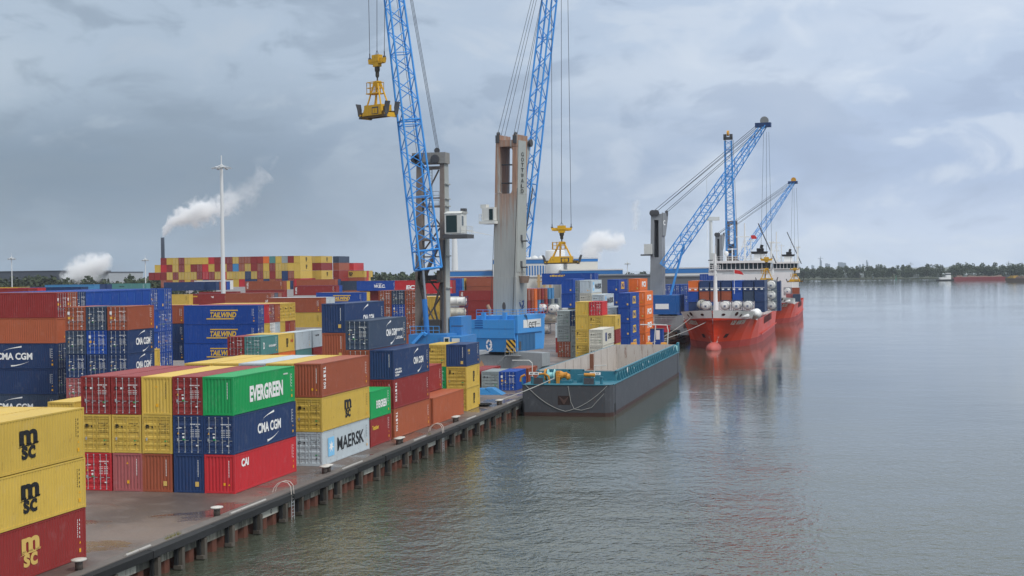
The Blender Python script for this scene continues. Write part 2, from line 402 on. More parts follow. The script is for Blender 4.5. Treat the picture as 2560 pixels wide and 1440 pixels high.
    if kind == 'maersk':
        tx('MAERSK', 1.1, q, 7.0, 1.2, black, .02) if L > 7 else tx('MAERSK', .45, q, 3.0, .7, black, .02)
        em(star(), -3.9 if L > 7 else -2.0, q, 1.5 if L > 7 else .9, 1.3 if L > 7 else .9)
    if kind == 'maersk2': tx('MAERSK', 1.8, q, 7.6, 1.1, black, .03); em(star(), -3.9, q, 1.5, 1.4)
    if kind == 'cai': tx('CAI', -4.2, H-.75, 1.35, .62, white, .05)
    if kind in ('tri', 'triR'):
        a0 = -L/2+.75
        for i, ch in enumerate('TRITON'): put_text(c, ch, frame(V((X, side*a0, H-.45-i*.32)), V((0, 0, -1)), rd), .24, .55, white, .05)
    if kind == 'tex': tx('Textainer', -1.6, H-.85, 1.9, .42, gold, .04)
    if kind == 'texL': tx('Textainer', -4.2, H-.65, 2.2, .5, gold, .04); sk(3, 1.4, H-.9, .8, .5, white)
    if kind == 'tw':
        tx('TAILWIND', .42, q, 4.3, .82, gold, .04, .22)
        m2 = MB()
        for z in (.56, -.66): m2.face([(-.56+z*.12, z, 0), (.5+z*.12, z, 0), (.5+z*.12, z+.17, 0), (-.56+z*.12, z+.17, 0)])
        em(m2.mesh('emblem', [gold]), .4, q, 4.3, 1.05)
    if kind == 'wec': tx('W.E.C.', .9, q-.1, 3.4, .95, white, .05, .15); sk(6, .9, q+.62, 2.0, .16, white)
    if kind == 'ecr': tx('EC', -2.6, q, 2.0, .9, white, .05, .1)
    if kind == 'dfds': tx('DFDS', 1.2, q, 3.6, 1.0, black, .04); m2 = MB(); m2.face([(-.5, -.5, 0), (.5, -.5, 0), (.5, .5, 0), (-.5, .5, 0)]); em(m2.mesh('emblem', [navyl]), -2.6, q, 1.6, 1.5)
    if kind == 'nlogo':
        m2 = MB(); m2.face([(-.5, -.5, 0), (.5, -.5, 0), (.42, .5, 0), (-.42, .5, 0)], 0)
        em(m2.mesh('emblem', [gold]), -.8, q, 4.6, 1.5)
        put_text(c, 'N', frame(V((X+side*.004, side*-.8, q)), rd, upv), 2.9, 1.05, navyl, .06)
    if kind == 'fo': tx('FCI', .3, q+.05, 6.2, 1.25, white, .07)
    if kind == 'yl': sk(10, -2.4, H-.55, 3.6, .42, gold)
    if kind == 'oldt': tx('D', -2.0, q, .5, .9, white, .03); sk(8, 1.0, q-.1, 2.6, .3, white)
    if kind == 'redt': sk(3, -4.6, q+.2, 1.0, .4, redl)
    if kind == 'smallt': sk(7, -1.2, q+.5, 1.6, .25, black)
    if kind == 'gold1': sk(4, -1.9, H-.75, .9, .3, gold); sk(3, -1.8, H-1.1, .5, .2, gold)
def front_logo(c, kind, L, H):
    y = -L/2-.002
    def fr(a, z): return frame(V((a, y, z)), V((1, 0, 0)), V((0, 0, 1)))
    if kind == 'ever':
        m2 = MB(); P = [(.28*math.cos(t*.3927), .28*math.sin(t*.3927), 0) for t in range(16)]; m2.face(P, 0)
        m2.face([(.07*math.cos(t*.785), .07*math.sin(t*.785), .003) for t in range(8)], 1)
        for t in range(8): a = t*.785; m2.face([(.1*math.cos(a-.08), .1*math.sin(a-.08), .003), (.24*math.cos(a-.04), .24*math.sin(a-.04), .003), (.24*math.cos(a+.04), .24*math.sin(a+.04), .003)], 1)
        link('emblem', m2.mesh('emblem', [white, PAINT['g']]), c, M=fr(-.05, 1.95)); put_text(c, '61509301203', fr(0, 2.42), 1.35, .12, white, .02)
    if kind == 'tex': put_text(c, 'tex', fr(-.1, H-.5), 1.1, .55, white, .02)
    if kind == 'm': put_text(c, 'm', fr(-.78, 2.05), .26, .26, black, .05)
ORD = ['first', 'second', 'third', 'fourth', 'fifth', 'sixth', 'seventh', 'eighth', 'ninth', 'tenth', 'eleventh', 'twelfth', 'thirteenth', 'fourteenth', 'fifteenth',
       'sixteenth', 'seventeenth', 'eighteenth', 'nineteenth', 'twentieth', 'twenty-first', 'twenty-second', 'twenty-third', 'twenty-fourth']
SIDE_WORDS = dict(gold1='gold lettering', yl='gold lettering', smallt='black lettering', redt='red lettering', maersk2='black lettering', msc='black lettering', mscY='gold lettering', tw='gold lettering', nlogo='a yellow side panel', tex='gold lettering', texL='gold lettering', maersk='black lettering', mscS='black lettering', msc20='black lettering', dfds='black lettering')
NCONT = [0]
def container(tok, loc, rot, L, H, group, where, far=False, marks=True, ky=None):
    """tok: colour letter, d for doors at the visible end, then :logo"""
    tok, _, lg = tok.partition(':'); ck = tok[0]; dr = 'd' in tok
    if ky in MASS: MASSED.append((container_mesh(L, H, 'door' if dr else 'blind', True), Matrix.Translation(loc) @ Matrix.Rotation(rot, 4, 'Z'), ck)); return {}
    NCONT[0] += 1
    o = link('shipping_container', container_mesh(L, H, 'door' if dr else 'blind', far), loc=loc); o.rotation_euler = (0, 0, rot); paint_of(o, PAINT[ck])
    wd = ' with '+SIDE_WORDS.get(lg, 'white lettering') if lg else (' showing doors' if dr else '')
    tag(o, f'{CNAME[ck]} container{wd}, {where}', 'shipping container', group)
    if dr and not far:
        rod = galv if ck in 'nmrBkbgtoplWc' else PAINT[ck]
        for s in (-1, 1):
            d = link('door', door_mesh(H, s), o, (0, -L/2+.045, 0)); paint_of(d, PAINT[ck])
            for q in (.27, .78):
                rr = link('locking_rod', rod_mesh(H), d, (s*q, -.022, 0)); paint_of(rr, rod)
    if not far and marks:
        k = ('door_'+random.choice('aabc') if ck not in 'nk' else 'door_b') if dr else 'end_'+random.choice('abcd')
        if ck in 'yGwe' and dr: k = 'door_c'
        if ck == 'B' and not dr: k = 'end_c'
        mk = link('marking', mark_mesh(k), o, (0, -L/2+(.012 if dr else -.003), (H-SH)*.6))
        if ck in 'yGwe' : paint_of(mk, black)
        if ck == 'B' and not dr: mk.material_slots[0].link = 'OBJECT'; mk.material_slots[0].material = PAINT['l']
    if lg or (not far and marks and random.random() < .6 and ck not in 'e'):
        sd = -1 if abs(rot) > .5 else 1
        ms = link('marking', side_marks(), o, M=Matrix.Translation(V((sd*(CW/2+.001), (L/2-.95)*1, 0))) if sd > 0 else Matrix.Translation(V((-(CW/2+.001), -L/2+.95, 0))) @ Matrix.Rotation(math.pi, 4, 'Z'))
        if ck in 'ywGe': paint_of(ms, black)
    if lg:
        logo(o, lg, -1 if abs(rot) > .5 else 1, L, H)
        if lg in ('ever', 'tex') and rot == 0: front_logo(o, lg, L, H)
    if ck == 'y' and dr and not far: front_logo(o, 'm', L, H)
    return o
L20, L40 = 6.058, 12.192
def tier_words(k, n): return 'top tier' if k == n-1 else ('bottom tier' if k == 0 else ORD[n-1-k]+'-highest tier')
SI = [0]
SKIP = set('''
14.8.1 14.8.2 14.8.3 14.9.1 14.9.2 14.9.3 14.10.1 14.10.2 14.10.3 14.11.1 31.0.2 31.1.2 31.2.2 45.1.2 45.1.3 46.2.3 47.4.3 48.0.3 48.1.3 48.2.3 48.3.3 48.3.4 48.4.3
48.4.4 48.5.3 48.5.4 51.2.4 51.2.5 51.2.6 51.2.7 56.0.0 56.0.1 61.0.0 61.0.1 61.2.2 69.0.1 69.0.2 70.1.1 70.2.0 70.2.1
'''.split())
MASS = set('''
49.9.6 49.15.7 50.0.6 49.20.7 68.4.2 68.7.3 49.0.4 68.3.3 25.1.2 68.1.2 68.8.3 68.1.3 29.0.1 34.3.4 49.22.4 52.0.4 68.3.2 70.0.1 15.0.4 60.0.0 60.0.1 51.1.6 31.1.3 20.0.4
36.1.4 44.1.3 48.0.4 19.1.4 36.2.4 40.1.4 39.1.4 49.1.4 47.1.4 47.2.4 28.2.3 51.1.7 68.8.2 68.10.2 51.0.4 22.1.3 68.6.2 68.9.2 65.0.3 61.3.2 6.1.1 31.2.3 31.3.3 18.1.4
49.8.4 49.3.4 51.1.5 49.6.4 49.18.4 67.1.5 53.0.5 34.1.4 68.7.2 34.2.4 54.0.3 57.0.0 54.1.5 49.2.4 49.4.4 49.5.4 49.7.4 49.19.4 49.21.4 49.20.4 54.2.5 49.12.6 54.3.5
54.2.4 49.17.4 1.2.2 44.1.2 70.1.2 7.1.0 68.5.2 23.0.0 49.12.5 68.3.1 47.1.3 49.12.7 54.1.4 48.1.4 68.6.1 47.2.3 32.0.2 46.1.3 48.2.4 49.11.4 71.0.4 68.2.1 41.1.4 49.16.4
41.3.4 68.4.1 47.3.4 68.9.1 41.2.4 51.1.4 70.2.2 68.1.1 49.13.4 70.1.0 68.8.1 2.0.0 49.14.4 70.0.0 68.7.1 53.0.4 49.15.4 32.1.3 68.5.1 61.1.2 47.4.4 49.12.4 68.0.2 68.0.3
46.1.4 47.3.3 68.10.1 46.2.4 68.0.1
'''.split())
MASSED = []
def stackY(where, X, Y, L, hts, cols, far=False, pitch=2.50, group=None, dz=0, jit=.04):
    """Containers along the quay. X: side towards the water, Y: near end. cols from the water side inland, tiers from the ground up."""
    SI[0] += 1
    for ci, col in enumerate(cols):
        z = dz; hs = hts[ci] if isinstance(hts, list) else hts; n = len(col)
        for k, t in enumerate(col):
            H = HH if hs[k] == 'H' else SH
            ky = f'{SI[0]}.{ci}.{k}'
            if t != '-' and ky not in SKIP:
                pos = (f'{ORD[ci]} from the water, ' if len(cols) > 1 else '')
                container(t, (X-CW/2-ci*pitch+random.uniform(-jit, jit), Y+L/2+random.uniform(-jit, jit), z), random.uniform(-.003, .003), L, H, group or 'stacked shipping containers', (tier_words(k, n)+', ' if n > 1 else '')+pos+where, far, ky=ky)['key'] = ky
            z += H+.015
def stackX(where, X, Y, L, hts, rows, far=False, pitch=2.52, sx=0, group=None, jit=.05):
    """Containers across the yard. X: their ends towards the water, Y: near long side. rows from near to far."""
    SI[0] += 1
    for ri, row in enumerate(rows):
        z = 0; hs = hts[ri] if isinstance(hts, list) else hts; n = len(row)
        for k, t in enumerate(row):
            H = HH if hs[k] == 'H' else SH
            ky = f'{SI[0]}.{ri}.{k}'
            if t != '-' and ky not in SKIP:
                pos = (f'{ORD[ri]} row back, ' if len(rows) > 1 else '')
                container(t, (X-L/2+ri*sx+random.uniform(-jit, jit), Y+CW/2+ri*pitch+random.uniform(-.02, .02), z), math.pi/2+random.uniform(-.003, .003), L, H, group or 'stacked shipping containers', (tier_words(k, n)+', ' if n > 1 else '')+pos+where, far, ky=ky)['key'] = ky
            z += H+.015
def T(*a): return [x.split() for x in a]
# ---- the quay front, from near to far
stackY('first block on quay', -43.55, 63.57, L40, 'HHH', T('m:mscY y:msc y:msc', '- - y', '- - y'))
stackY('low stack behind first black-lettered containers', -63.6, 109.0, L40, 'HH', T('y y'))
stackY('five-wide block by quay', -44.8, 99.3, L40, 'HHH', T('r:cai nd:cma g:ever', 'n nd md', 'b yd y', 'p yd md', 'rd yd md'), pitch=2.52)
stackY('second block along quay', -43.65, 114.5, L40, 'HHH', T('wd:maersk yd:msc b:tri', '- - y', '- - w', '- - y', '- - y'), pitch=2.52)
stackY('short pair on the quay', -43.8, 127.6, L20, 'SS', T('m:tex gd:ever20'))
stackY('stepped block behind green', -43.7, 134.4, L40, ['HHH', 'HHHH', 'SSSSH'], T('c:tri m:tri n:cma2', '- b bd kd:cmaB', '- - - b n:cmaT'))
stackY('low stack behind stepped block', -43.45, 146.95, L40, ['H', 'HH'], T('c', 'm m'))
stackY('short stack before cranes', -43.85, 162.2, L20, 'SSS', T('yd:mscS yd:mscS n:gold1', '- gd yd'))
stackY('single layer beside barge', -44.6, 190.9, L20, 'S', T('Bd', 'Gd'))
stackY('lone short box behind blue one', -44.35, 197.3, L20, 'S', T('b'))
stackY('long box beside the barge', -49.8, 190.9, L40, 'S', T('m'))
# ---- the yard to the left
stackY('stack of short containers', -76.6, 142.6, L20, 'SSSSS', T('- - nd:cma nd:cma bd', '- - nd Bd kd', '- pd nd kd bd'), pitch=2.55)
stackX('lone pillar beside short stack', gx(397, 154), 151.6, L20, 'SSS', T('- - y'))
rows = T('k:cma nd nd:cma c md', '- - - - bd', '- - - - nd')+[['-', '-', '-', '-', 'B'] for _ in range(5)]+T('- B B B B', '- B B B B', '- B B B B', '- B B B Bd', '- Bd Bd Bd B', '- Bd Bd Bd Bd')
stackX('long blue wall', -88.2, 147.7, L40, 'HHHHH', rows, pitch=2.55, sx=-.27)
stackX('farther yellow-ended row', gx(56, 236), 236, L40, 'HHHHH', T('- - - - y'), far=True)
stackX('farther red-ended row', gx(94, 214), 214, L40, 'HHHHH', T('- - - - r',), far=True)
stackX('thin maroon row beyond blue wall', gx(70, 203), 203, L40, 'HHHHH', T('- - - - m',), far=True)
stackX('farther navy row', gx(202, 225), 225, L40, 'HHHHH', T('- - - - n', '- - - - l'), far=True)
stackX('pale blue roof row', gx(236, 290), 290, L40, 'HHHHH', T('- - - - l', '- - - - n'), far=True)
stackX('distant navy and teal row', gx(268, 345), 345, L20, 'HHHHS', T('- - - - n',), far=True)
stackX('distant teal row', gx(366, 362), 362, L40, 'HHHHS', T('- - - - t:smallt',), far=True)
stackX('pillar before gold-lettered blues', gx(469, 209), 208, L40, 'HHHH', T('- nd n b', '- - - y'))
stackX('block with gold-lettered blues', -87.9, 204, L40, 'HHHH', T('Bd:tw Bd:tw Bd:tw Bd:tw', '- - y r', '- - Wd md', '- - w b', '- - y yd', '- - m yd', '- - b yd'), pitch=2.5, sx=-.15)
stackY('short pair before gold-lettered blues', -78.4, 183, L20, 'SSS', T('- - td:oldt', '- - md'))
stackY('row behind the teal container', -78.6, 189.6, L20, 'SSS', T('- o yd:mscS', '- - y'))
stackY('middle of low row behind teal container', -78.6, 196.2, L20, 'SSS', T('- t w:redt'))
stackY('end of low row behind teal container', -78.6, 203.0, L20, 'SSS', T('- m w:smallt'))
stackX('rust-brown block behind low row', -100.2, 263.6, L40, 'HHHH', T('- - yd b:tri', '- - - w', '- - - w'))
stackY('wall beside frame-tower crane', -77.2, 252, L20, 'SSSSS', T('- b bd bd bd', '- - - Bd kd', '- - - bd bd'), pitch=2.52)
stackX('blue row behind slate containers', -115.4, 332, L40, 'HHHH', T('- - - B:tw', '- - - y'))
stackX('rust row behind gold-lettered blues', -140.4, 334, L40, 'HHHH', T('- - b bd', '- - k kd', '- - b bd', '- - - m'))
stackX('maroon row near tall mast', gx(570, 372), 372, L40, 'SSHH', T('- - m m:texL', '- - - n'))
stackX('yellow end left of maroon row', gx(472, 366), 366, L20, 'SSHH', T('- - - y'))
stackX('far row before tall mast', gx(540, 402), 402, L40, 'HHHHS', T('- - - - n', '- - - - b', '- - - - m', '- - - - B'), far=True)
stackX('far navy row end', gx(505, 400), 399.5, L40, 'HHHHS', T('- - - - n',), far=True)
stackX('rust row right of tall mast', -163.4, 398.7, L40, 'HHHHS', T('- - - m b:tri', '- - - - y', '- - - - n'), far=True)
stackX('low maroon row behind mast', gx(603, 396), 393, L40, 'HHHS', T('- - - m'), far=True)
stackX('white row behind mast', gx(575, 420), 420, L40, 'HHHHH', T('- - - - W',), far=True)
stackX('maroon row below far wall', -134.6, 365, L40, 'SSSSS', T('- - - - m:tri', '- - - - B'), far=True)
stackX('orange row below far wall', gx(838, 405), 405, L40, 'HHHHH', T('- - - - b', '- - - - n'), far=True)
stackX('far blue row', -128.2, 398, L40, 'SSHHH', T('- - - - Bd:wec', '- - - m k', '- - - - bd', '- - - - wd'), far=False)
stackX('slate row behind white-lettered blue', gx(878, 402), 412, L40, 'SSHHH', T('- - - - k',), far=True)
stackX('red row behind frame-tower crane', gx(1124, 296), 296, L40, 'HHHHH', T('- - - - r:ecr', '- - - - m'), far=True)
stackY('yellow pair behind frame-tower crane', gx(1104, 262), 262, L20, 'HHHH', T('- - y y', '- - y y'))
stackX('red row between tall cranes', gx(1262, 361), 361, L40, 'HHHS', T('- m m m:tri', '- - m m'))
stackX('upper red row between cranes', gx(1262, 430), 430, L40, 'HHHHS', T('- - - b b', '- - - b b', '- - - m m'), far=True)
stackX('small ends between tall cranes', gx(1150, 425), 425, L20, 'HHHHS', T('- - - B B', '- - - l l', '- - - y y', '- - - l l', '- - - m m'), far=True)
stackX('farthest red row between cranes', gx(1190, 520), 520, L40, 'HHHHS', T('- - - m m', '- - - b b', '- - - m m', '- - - b b', '- - - n n', '- - - b b'), far=True, pitch=3.4, sx=2.5)
# ---- the far wall
r = random.Random(5)
def pick(s): return s[r.randrange(len(s))]
top = 'md y y yd G w yd t o b m b b yd md m r y y y yd md yd y m'.split()
top = 'yM m G y t o m m bd bd yd md m m r y y y yd md yd y m'.split()
t7 = 'y y yd yd md y bd m yd bd l md yd m y r md m y md yd m r'.split()
t6 = 'y bd n yd m yd md yd nd yd yd yd r yd md rd md yd yd yd md yd m'.split()
t5 = [pick(['y', 'bd', 'md', 'yd', 'r', 'n', 'b']) for _ in range(23)]
cols = [['-', '-', '-', '-', t5[i], t6[i], t7[i], 'y:mscS' if i == 0 else top[i].replace('M', '')] for i in range(23)]
cols[0][6] = 'y:mscS'; cols[0][7] = 'y:mscS'
cols = [c[:] for c in cols]
stackY('tall far wall', gx(751, 503)+.05, 503, L40, 'HHHHHHHS', cols, far=True, pitch=2.46)
stackY('inland step of far wall', gx(751, 503)-23*2.46, 503, L40, 'HHHHHHH', T('- - - - - m y', '- - - - - m'), far=True, pitch=2.46)
stackY('stepped wing of far wall', gx(804, 519), 519, L40, 'HHHHHHHS', T('- - - - y y:mscS m y:mscS', '- - - - r y m yd', '- - - - m r md y'), far=True, pitch=2.46)
stackY('navy end of far wall', gx(848, 534), 534, L40, 'HHHHHHHS', T('- - - - m m b k'), far=True)
stackY('red end of far wall', gx(866, 540), 549, L40, 'HHHHHHH', T('- - - - b m r'), far=True)
stackX('low far stack before the trees', gx(912, 545), 545, L40, 'HHHHHS', T('- - - b b y:mscS', '- - - - r r', '- - - - y yd', '- - - - - y'), far=True)
# ---- the group behind the barge
stackY('yellow stack behind the barge', -47.6, 263.0, L20, 'SSSS', T('yd yd y y',))
stackY('middle pillar behind the white reefers', -45.05, 263.2, L20, 'SSSS', T('y m yd rd',))
stackY('mixed stack right of yellow', -42.55, 263.2, L20, 'SSS', T('y m y:mscS',))
stackY('white reefer pair behind barge', -42.65, 249.8, L40, 'HH', T('ed ed:dfds',))
stackY('grey stack on open apron', -48.9+2.4-2.5, 265.2, L20, 'HHH', T('Gd Gd nd', 'bd Gd Gd'))
stackY('small outer pillar on the apron', -54.9, 280.0, L20, 'HH', T('m w',))
stackY('pale staircase block', -46.0, 286.3, L40, ['HHH', 'HHHS', 'HHHHS', 'HHHHS'], T('w:maersk2 m wd:maersk2', '- - Gd wd:maersk2', '- - Gd ed w:maersk2', '- - Gd Gd Gd'), pitch=2.52)
stackY('tall blue stack behind barge', -42.7, 283.0, L40, 'HHHH', T('B:nlogo B:nlogo B:nlogo B:nlogo',))
stackY('upper blue box behind pale ones', -47.7, 300.0, L40, 'HHHHS', T('- - - B B:nlogo',))
stackY('orange stack on the quay', -42.2, 300.4, L40, 'HHHH', T('o:fo o:fo o:fo o:fo',))
stackY('upper orange box behind blue', -45.2, 313.5, L40, 'HHHHS', T('- - - o o:fo',))
stackY('blue stack inland of pale ones', -54.4, 284.0, L40, 'HHHHH', T('- - - B B',))
stackX('long blue row at the back', gx(1487, 322), 322, L40, 'SSSSSS', T('- - - - - B:yl', '- - - - - B'), far=True)
stackX('thin ends beside grey tower', gx(1311, 352), 352, L20, 'HHHH', T('- y k k', '- b m bd', '- m b b', '- l o o', '- b l b', '- m k m', '- k m b', '- n k l', '- k Gd l', '- b k', '- k Gd'), pitch=3.1, sx=.25)
stackX('blue box with white placard', gx(1396, 388), 388, L40, 'HHH', T('- m B',))
stackY('blue wall beside third crane', gx(1720, 430), 430, L40, 'HHHH', T('Bd Bd Bd Bd', 'Bd Bd Bd Bd', 'Bd Bd Bd Bd'))
stackY('upper blue pair by the ship', gx(1790, 446), 446, L40, 'HHHHH', T('- - - - Bd', '- - - - Bd'), far=True)
# ------------------------------------------------------------------ tank containers
def tank(loc, rot, where, frm, shell, axis_end=0):
    o = empty('tank_container', loc, f'{CNAME_T[shell]} tank container in {frm} frame, {where}', 'tank container', 'tank containers'); o.rotation_euler = (0, 0, rot)
    fm, sm = {'red': PAINT['r'], 'navy': PAINT['n'], 'grey': PAINT['G'], 'dark': PAINT['k']}[frm], {'W': PAINT['W'], 'e': PAINT['e']}[shell]
    if ('tk', frm) not in CM:
        m = MB(); hw, hl = CW/2, L20/2
        for y in (-hl+.06, hl-.06):
            for x in (-hw+.07, hw-.07): m.tube((x, y, 0), (x, y, SH), .075, 4)
            for z in (.07, SH-.07): m.tube((-hw, y, z), (hw, y, z), .065, 4)
            for x in (-1, 1):
                m.tube((x*hw, y, .75), (x*.55, y, .07), .045, 4); m.tube((x*hw, y, SH-.75), (x*.55, y, SH-.07), .045, 4)
        for x in (-hw+.07, hw-.07): m.tube((x, -hl, .08), (x, hl, .08), .06, 4)
        for x in (-.3, .3): m.box((x-.12, -hl+.3, SH-.06), (x+.12, hl-.3, SH-.03))
        CM['tk', frm] = m.mesh('frame', [fm])
        m = MB(); R = 1.06; P = [(0.02, -2.93), (R*.5, -2.90), (R*.8, -2.78), (R*.96, -2.62), (R, -2.45), (R, -.9), (R+.02, -.88), (R+.02, -.8), (R, -.78), (R, .78), (R+.02, .8), (R+.02, .88), (R, .9), (R, 2.45), (R*.96, 2.62), (R*.8, 2.78), (R*.5, 2.90), (.02, 2.93)]
        m.lathe(P, 24, 0, (0, 0, SH/2+.05), (0, 1, 0)); me = m.mesh('vessel', [sm]); me.polygons.foreach_set('use_smooth', [True]*len(me.polygons)); CM['vs', shell] = me
    elif ('vs', shell) not in CM: CM['vs', shell] = CM['vs', 'W']
    link('frame', CM['tk', frm], o); v = link('vessel', CM['vs', shell], o); paint_of(v, sm)
    if 'tp' not in CM:
        m = MB()
        for y in (-2.96,): m.box((-.32, y, .95), (.32, y+.05, 1.5)); m.lathe([(.16, -.03), (.16, .02)], 12, 1, (0, y-.01, 1.25), (0, 1, 0))
        for s in (-1, 1):
            m.box((s*1.085-.02, -1.9, .9), (s*1.085+.02, -1.2, 1.3)); m.box((s*1.085-.02, 1.1, 1.2), (s*1.085+.02, 2.0, 1.6), 1)
        CM['tp'] = m.mesh('plate', [galv, navyl])
    link('plate', CM['tp'], o)
    return o
CNAME_T = dict(W='white', e='cream')
tank((gx(1346, 365)-0, 365+3, 2*SH), 0, 'upper of the apron stack behind the tall crane', 'red', 'W')
tank((gx(1378, 358), 358+3, 2*SH), 0, 'top of the apron stack beside the red one', 'grey', 'W')
tank((gx(1390, 362)-3.03, 363, SH), math.pi/2, 'middle layer of the apron tank stack', 'dark', 'e')
tank((gx(1372, 362)-3.03, 363, 0), math.pi/2, 'on the ground below the tank stack', 'dark', 'W')
tank((gx(1164, 335)-3.03, 336, 3*SH), math.pi/2, 'top of the pair between the tall cranes', 'navy', 'W')
tank((gx(1162, 335)-3.03, 336, 2*SH), math.pi/2, 'lower of the pair between the tall cranes', 'navy', 'e')
# ------------------------------------------------------------------ ground, quay wall, water
def surf(name): M = bpy.data.materials.new(name); M.use_nodes = True; t = NT(M.node_tree); return M, t, t.n['Principled BSDF'], t.new('ShaderNodeTexCoord').outputs['Object']
Mg, t, b, oc = surf('wet_brick_paving')
n1 = t.noise(oc, .09, 5, .6); n2 = t.noise(oc, .55, 4, .6)
br = t.new('ShaderNodeTexBrick', i_Scale=4.0, i_Mortar_Size=.03); t.link(oc, br.inputs['Vector'])
br.inputs['Color1'].default_value = (1, 1, 1, 1); br.inputs['Color2'].default_value = (.82, .82, .84, 1); br.inputs['Mortar'].default_value = (.6, .6, .6, 1)
c0 = t.mix(t.remap(n1, .38, .62), (.20, .150, .122), (.105, .080, .068)); c0 = t.mix(t.math('MULTIPLY', t.remap(n2, .5, .75), .5), c0, (.21, .178, .158))
t.link(t.mix(1.0, c0, br.outputs['Color'], 'MULTIPLY'), b.inputs['Base Color'])
sx_ = t.new('ShaderNodeSeparateXYZ'); t.link(oc, sx_.inputs[0]); wet = t.remap(t.math('ADD', t.noise(t.vmath('ADD', oc, (13, 5, 0)), .16, 5, .6, .8), t.math('MULTIPLY', t.remap(sx_.outputs[0], -47.0, -42.5), .10)), .55, .66)
t.link(t.math('SUBTRACT', .52, t.math('MULTIPLY', wet, .40)), b.inputs['Roughness'])
bp = t.new('ShaderNodeBump', i_Strength=.12, i_Distance=.03); t.link(br.outputs['Fac'], bp.inputs['Height']); t.link(bp.outputs[0], b.inputs['Normal'])
m = MB(); m.face([(-3200, -60, 0), (-41.4, -60, 0), (-41.4, 640, 0), (-3200, 640, 0)]); m.face([(-3200, 640, 0), (-90, 640, 0), (-260, 1700, 0), (-3200, 3600, 0)])
tag(m.build('quay_pavement', Mg), kind='structure')
Mw, t, b, oc = surf('river_water')
b.inputs['Base Color'].default_value = (.062, .071, .052, 1); b.inputs['Roughness'].default_value = .05; b.inputs['IOR'].default_value = 1.33
h1 = t.noise(t.vmath('MULTIPLY', oc, (.85, .66, 1)), .9, 3, .55, .4); h2 = t.noise(t.vmath('MULTIPLY', oc, (1.0, .8, 1)), 2.6, 2, .5); h3 = t.noise(t.vmath('MULTIPLY', oc, (.6, 1.2, 1)), .10, 2, .5)
gust = t.remap(t.noise(oc, .018, 3, .6), .35, .65, .55, 1.1)
ln_ = t.new('ShaderNodeVectorMath', operation='LENGTH'); t.link(oc, ln_.inputs[0]); gust = t.math('MULTIPLY', gust, t.remap(ln_.outputs['Value'], 58, 190, 1.0, .09))
h = t.math('MULTIPLY', t.math('ADD', t.math('ADD', t.math('MULTIPLY', h1, .46), t.math('MULTIPLY', h2, .21)), t.math('MULTIPLY', h3, .8)), gust)
bp = t.new('ShaderNodeBump', i_Strength=1.0, i_Distance=.62); t.link(h, bp.inputs['Height']); t.link(bp.outputs[0], b.inputs['Normal'])
m = MB(); m.face([(-60, -100, -2), (9000, -100, -2), (9000, 16000, -2), (-3000, 16000, -2), (-3000, 3500, -2), (-60, 700, -2)])
tag(m.build('river', Mw), kind='structure')
Mc, t, b, oc = surf('stained_concrete')
st = t.noise(t.vmath('MULTIPLY', oc, (2.5, 2.5, .35)), 1.3, 5, .7); n2 = t.noise(oc, .35, 3, .6)
c0 = t.mix(t.remap(st, .42, .62), (.055, .055, .038), (.33, .315, .255)); c0 = t.mix(t.remap(n2, .45, .6), c0, t.mix(.65, c0, (.06, .06, .05)))
t.link(c0, b.inputs['Base Color']); b.inputs['Roughness'].default_value = .7
rubber = mat('black_fender_timber', (.022, .023, .024), .75, var=.3, dirt=.4, nscale=1.5)
timber = mat('weathered_timber', (.085, .075, .062), .85, var=.3, dirt=.5, nscale=2)
piling = mat('rusty_sheet_piling', (.115, .045, .030), .8, var=.4, dirt=.6, nscale=.8)
capm = mat('pale_quay_edge', (.145, .13, .118), .65, var=.25, dirt=.5, nscale=1)
Y0, Y1 = 55.0, 560.0
wall = empty('quay_wall', (-41.2, Y0, 0), 'long stained quay wall with dark fender beam and rusty piles in the water', 'quay wall')
wall.location = (0, 0, 0)
m = MB(); m.box((-41.9, Y0, -.30), (-41.12, Y1, .035)); m.build('capping', capm, wall)
m = MB(); m.box((-41.9, Y0, -1.18), (-41.22, Y1, -.3)); m.build('concrete_face', Mc, wall)
m = MB(); wl = []
y = Y0; k = 0
while y < 330:
    wl += [(-41.75, y), (-41.72, y+.35), (-41.3, y+.52), (-41.22, y+.85), (-41.3, y+1.2), (-41.72, y+1.36)]; y += 1.7
m.strip([(x, yy, -1.15) for x, yy in wl], [(x, yy, -4.0) for x, yy in wl]); m.box((-41.9, 330, -4), (-41.4, Y1, -1.15)); m.build('sheet_piling', piling, wall)
rr = random.Random(3); y = Y0
while y < 420:                                       # fender beams in uneven lengths, posts between them
    Lb = rr.uniform(6.5, 9.0); dzz = rr.uniform(-.05, .04); dxx = rr.uniform(-.03, .05)
    m = MB(); n = 6; A = [[], [], [], []]
    for i in range(n+1):
        yy = y+.06+(Lb-.12)*i/n; w0, z0 = -40.72+dxx+rr.uniform(-.03, .03), -.60+dzz+rr.uniform(-.02, .02)
        for q, p in enumerate([(-41.12, yy, z0), (w0, yy, z0+.04), (w0, yy, -.13+dzz), (-41.12, yy, -.06+dzz)]): A[q].append(p)
    for q in range(4): m.strip(A[q], A[(q+1) % 4])
    m.face([A[q][0] for q in range(4)]); m.face([A[q][-1] for q in range(4)])
    m.build('fender_beam', rubber, wall); y += Lb
y = Y0+1.5
while y < 330:
    m = MB(); m.box((-41.1, y, -3.2), (-40.74, y+.38, -.62)); m.box((-41.2, y-.30, -1.95), (-40.70, y+.02, -1.72)); m.build('fender_post', timber, wall)
    m = MB(); m.box((-41.2, y-.22, -1.75), (-40.98, y-.02, -.62)); m.build('bracket', rubber, wall)
    y += rr.choice([4.3, 4.7, 5.2, 3.2])
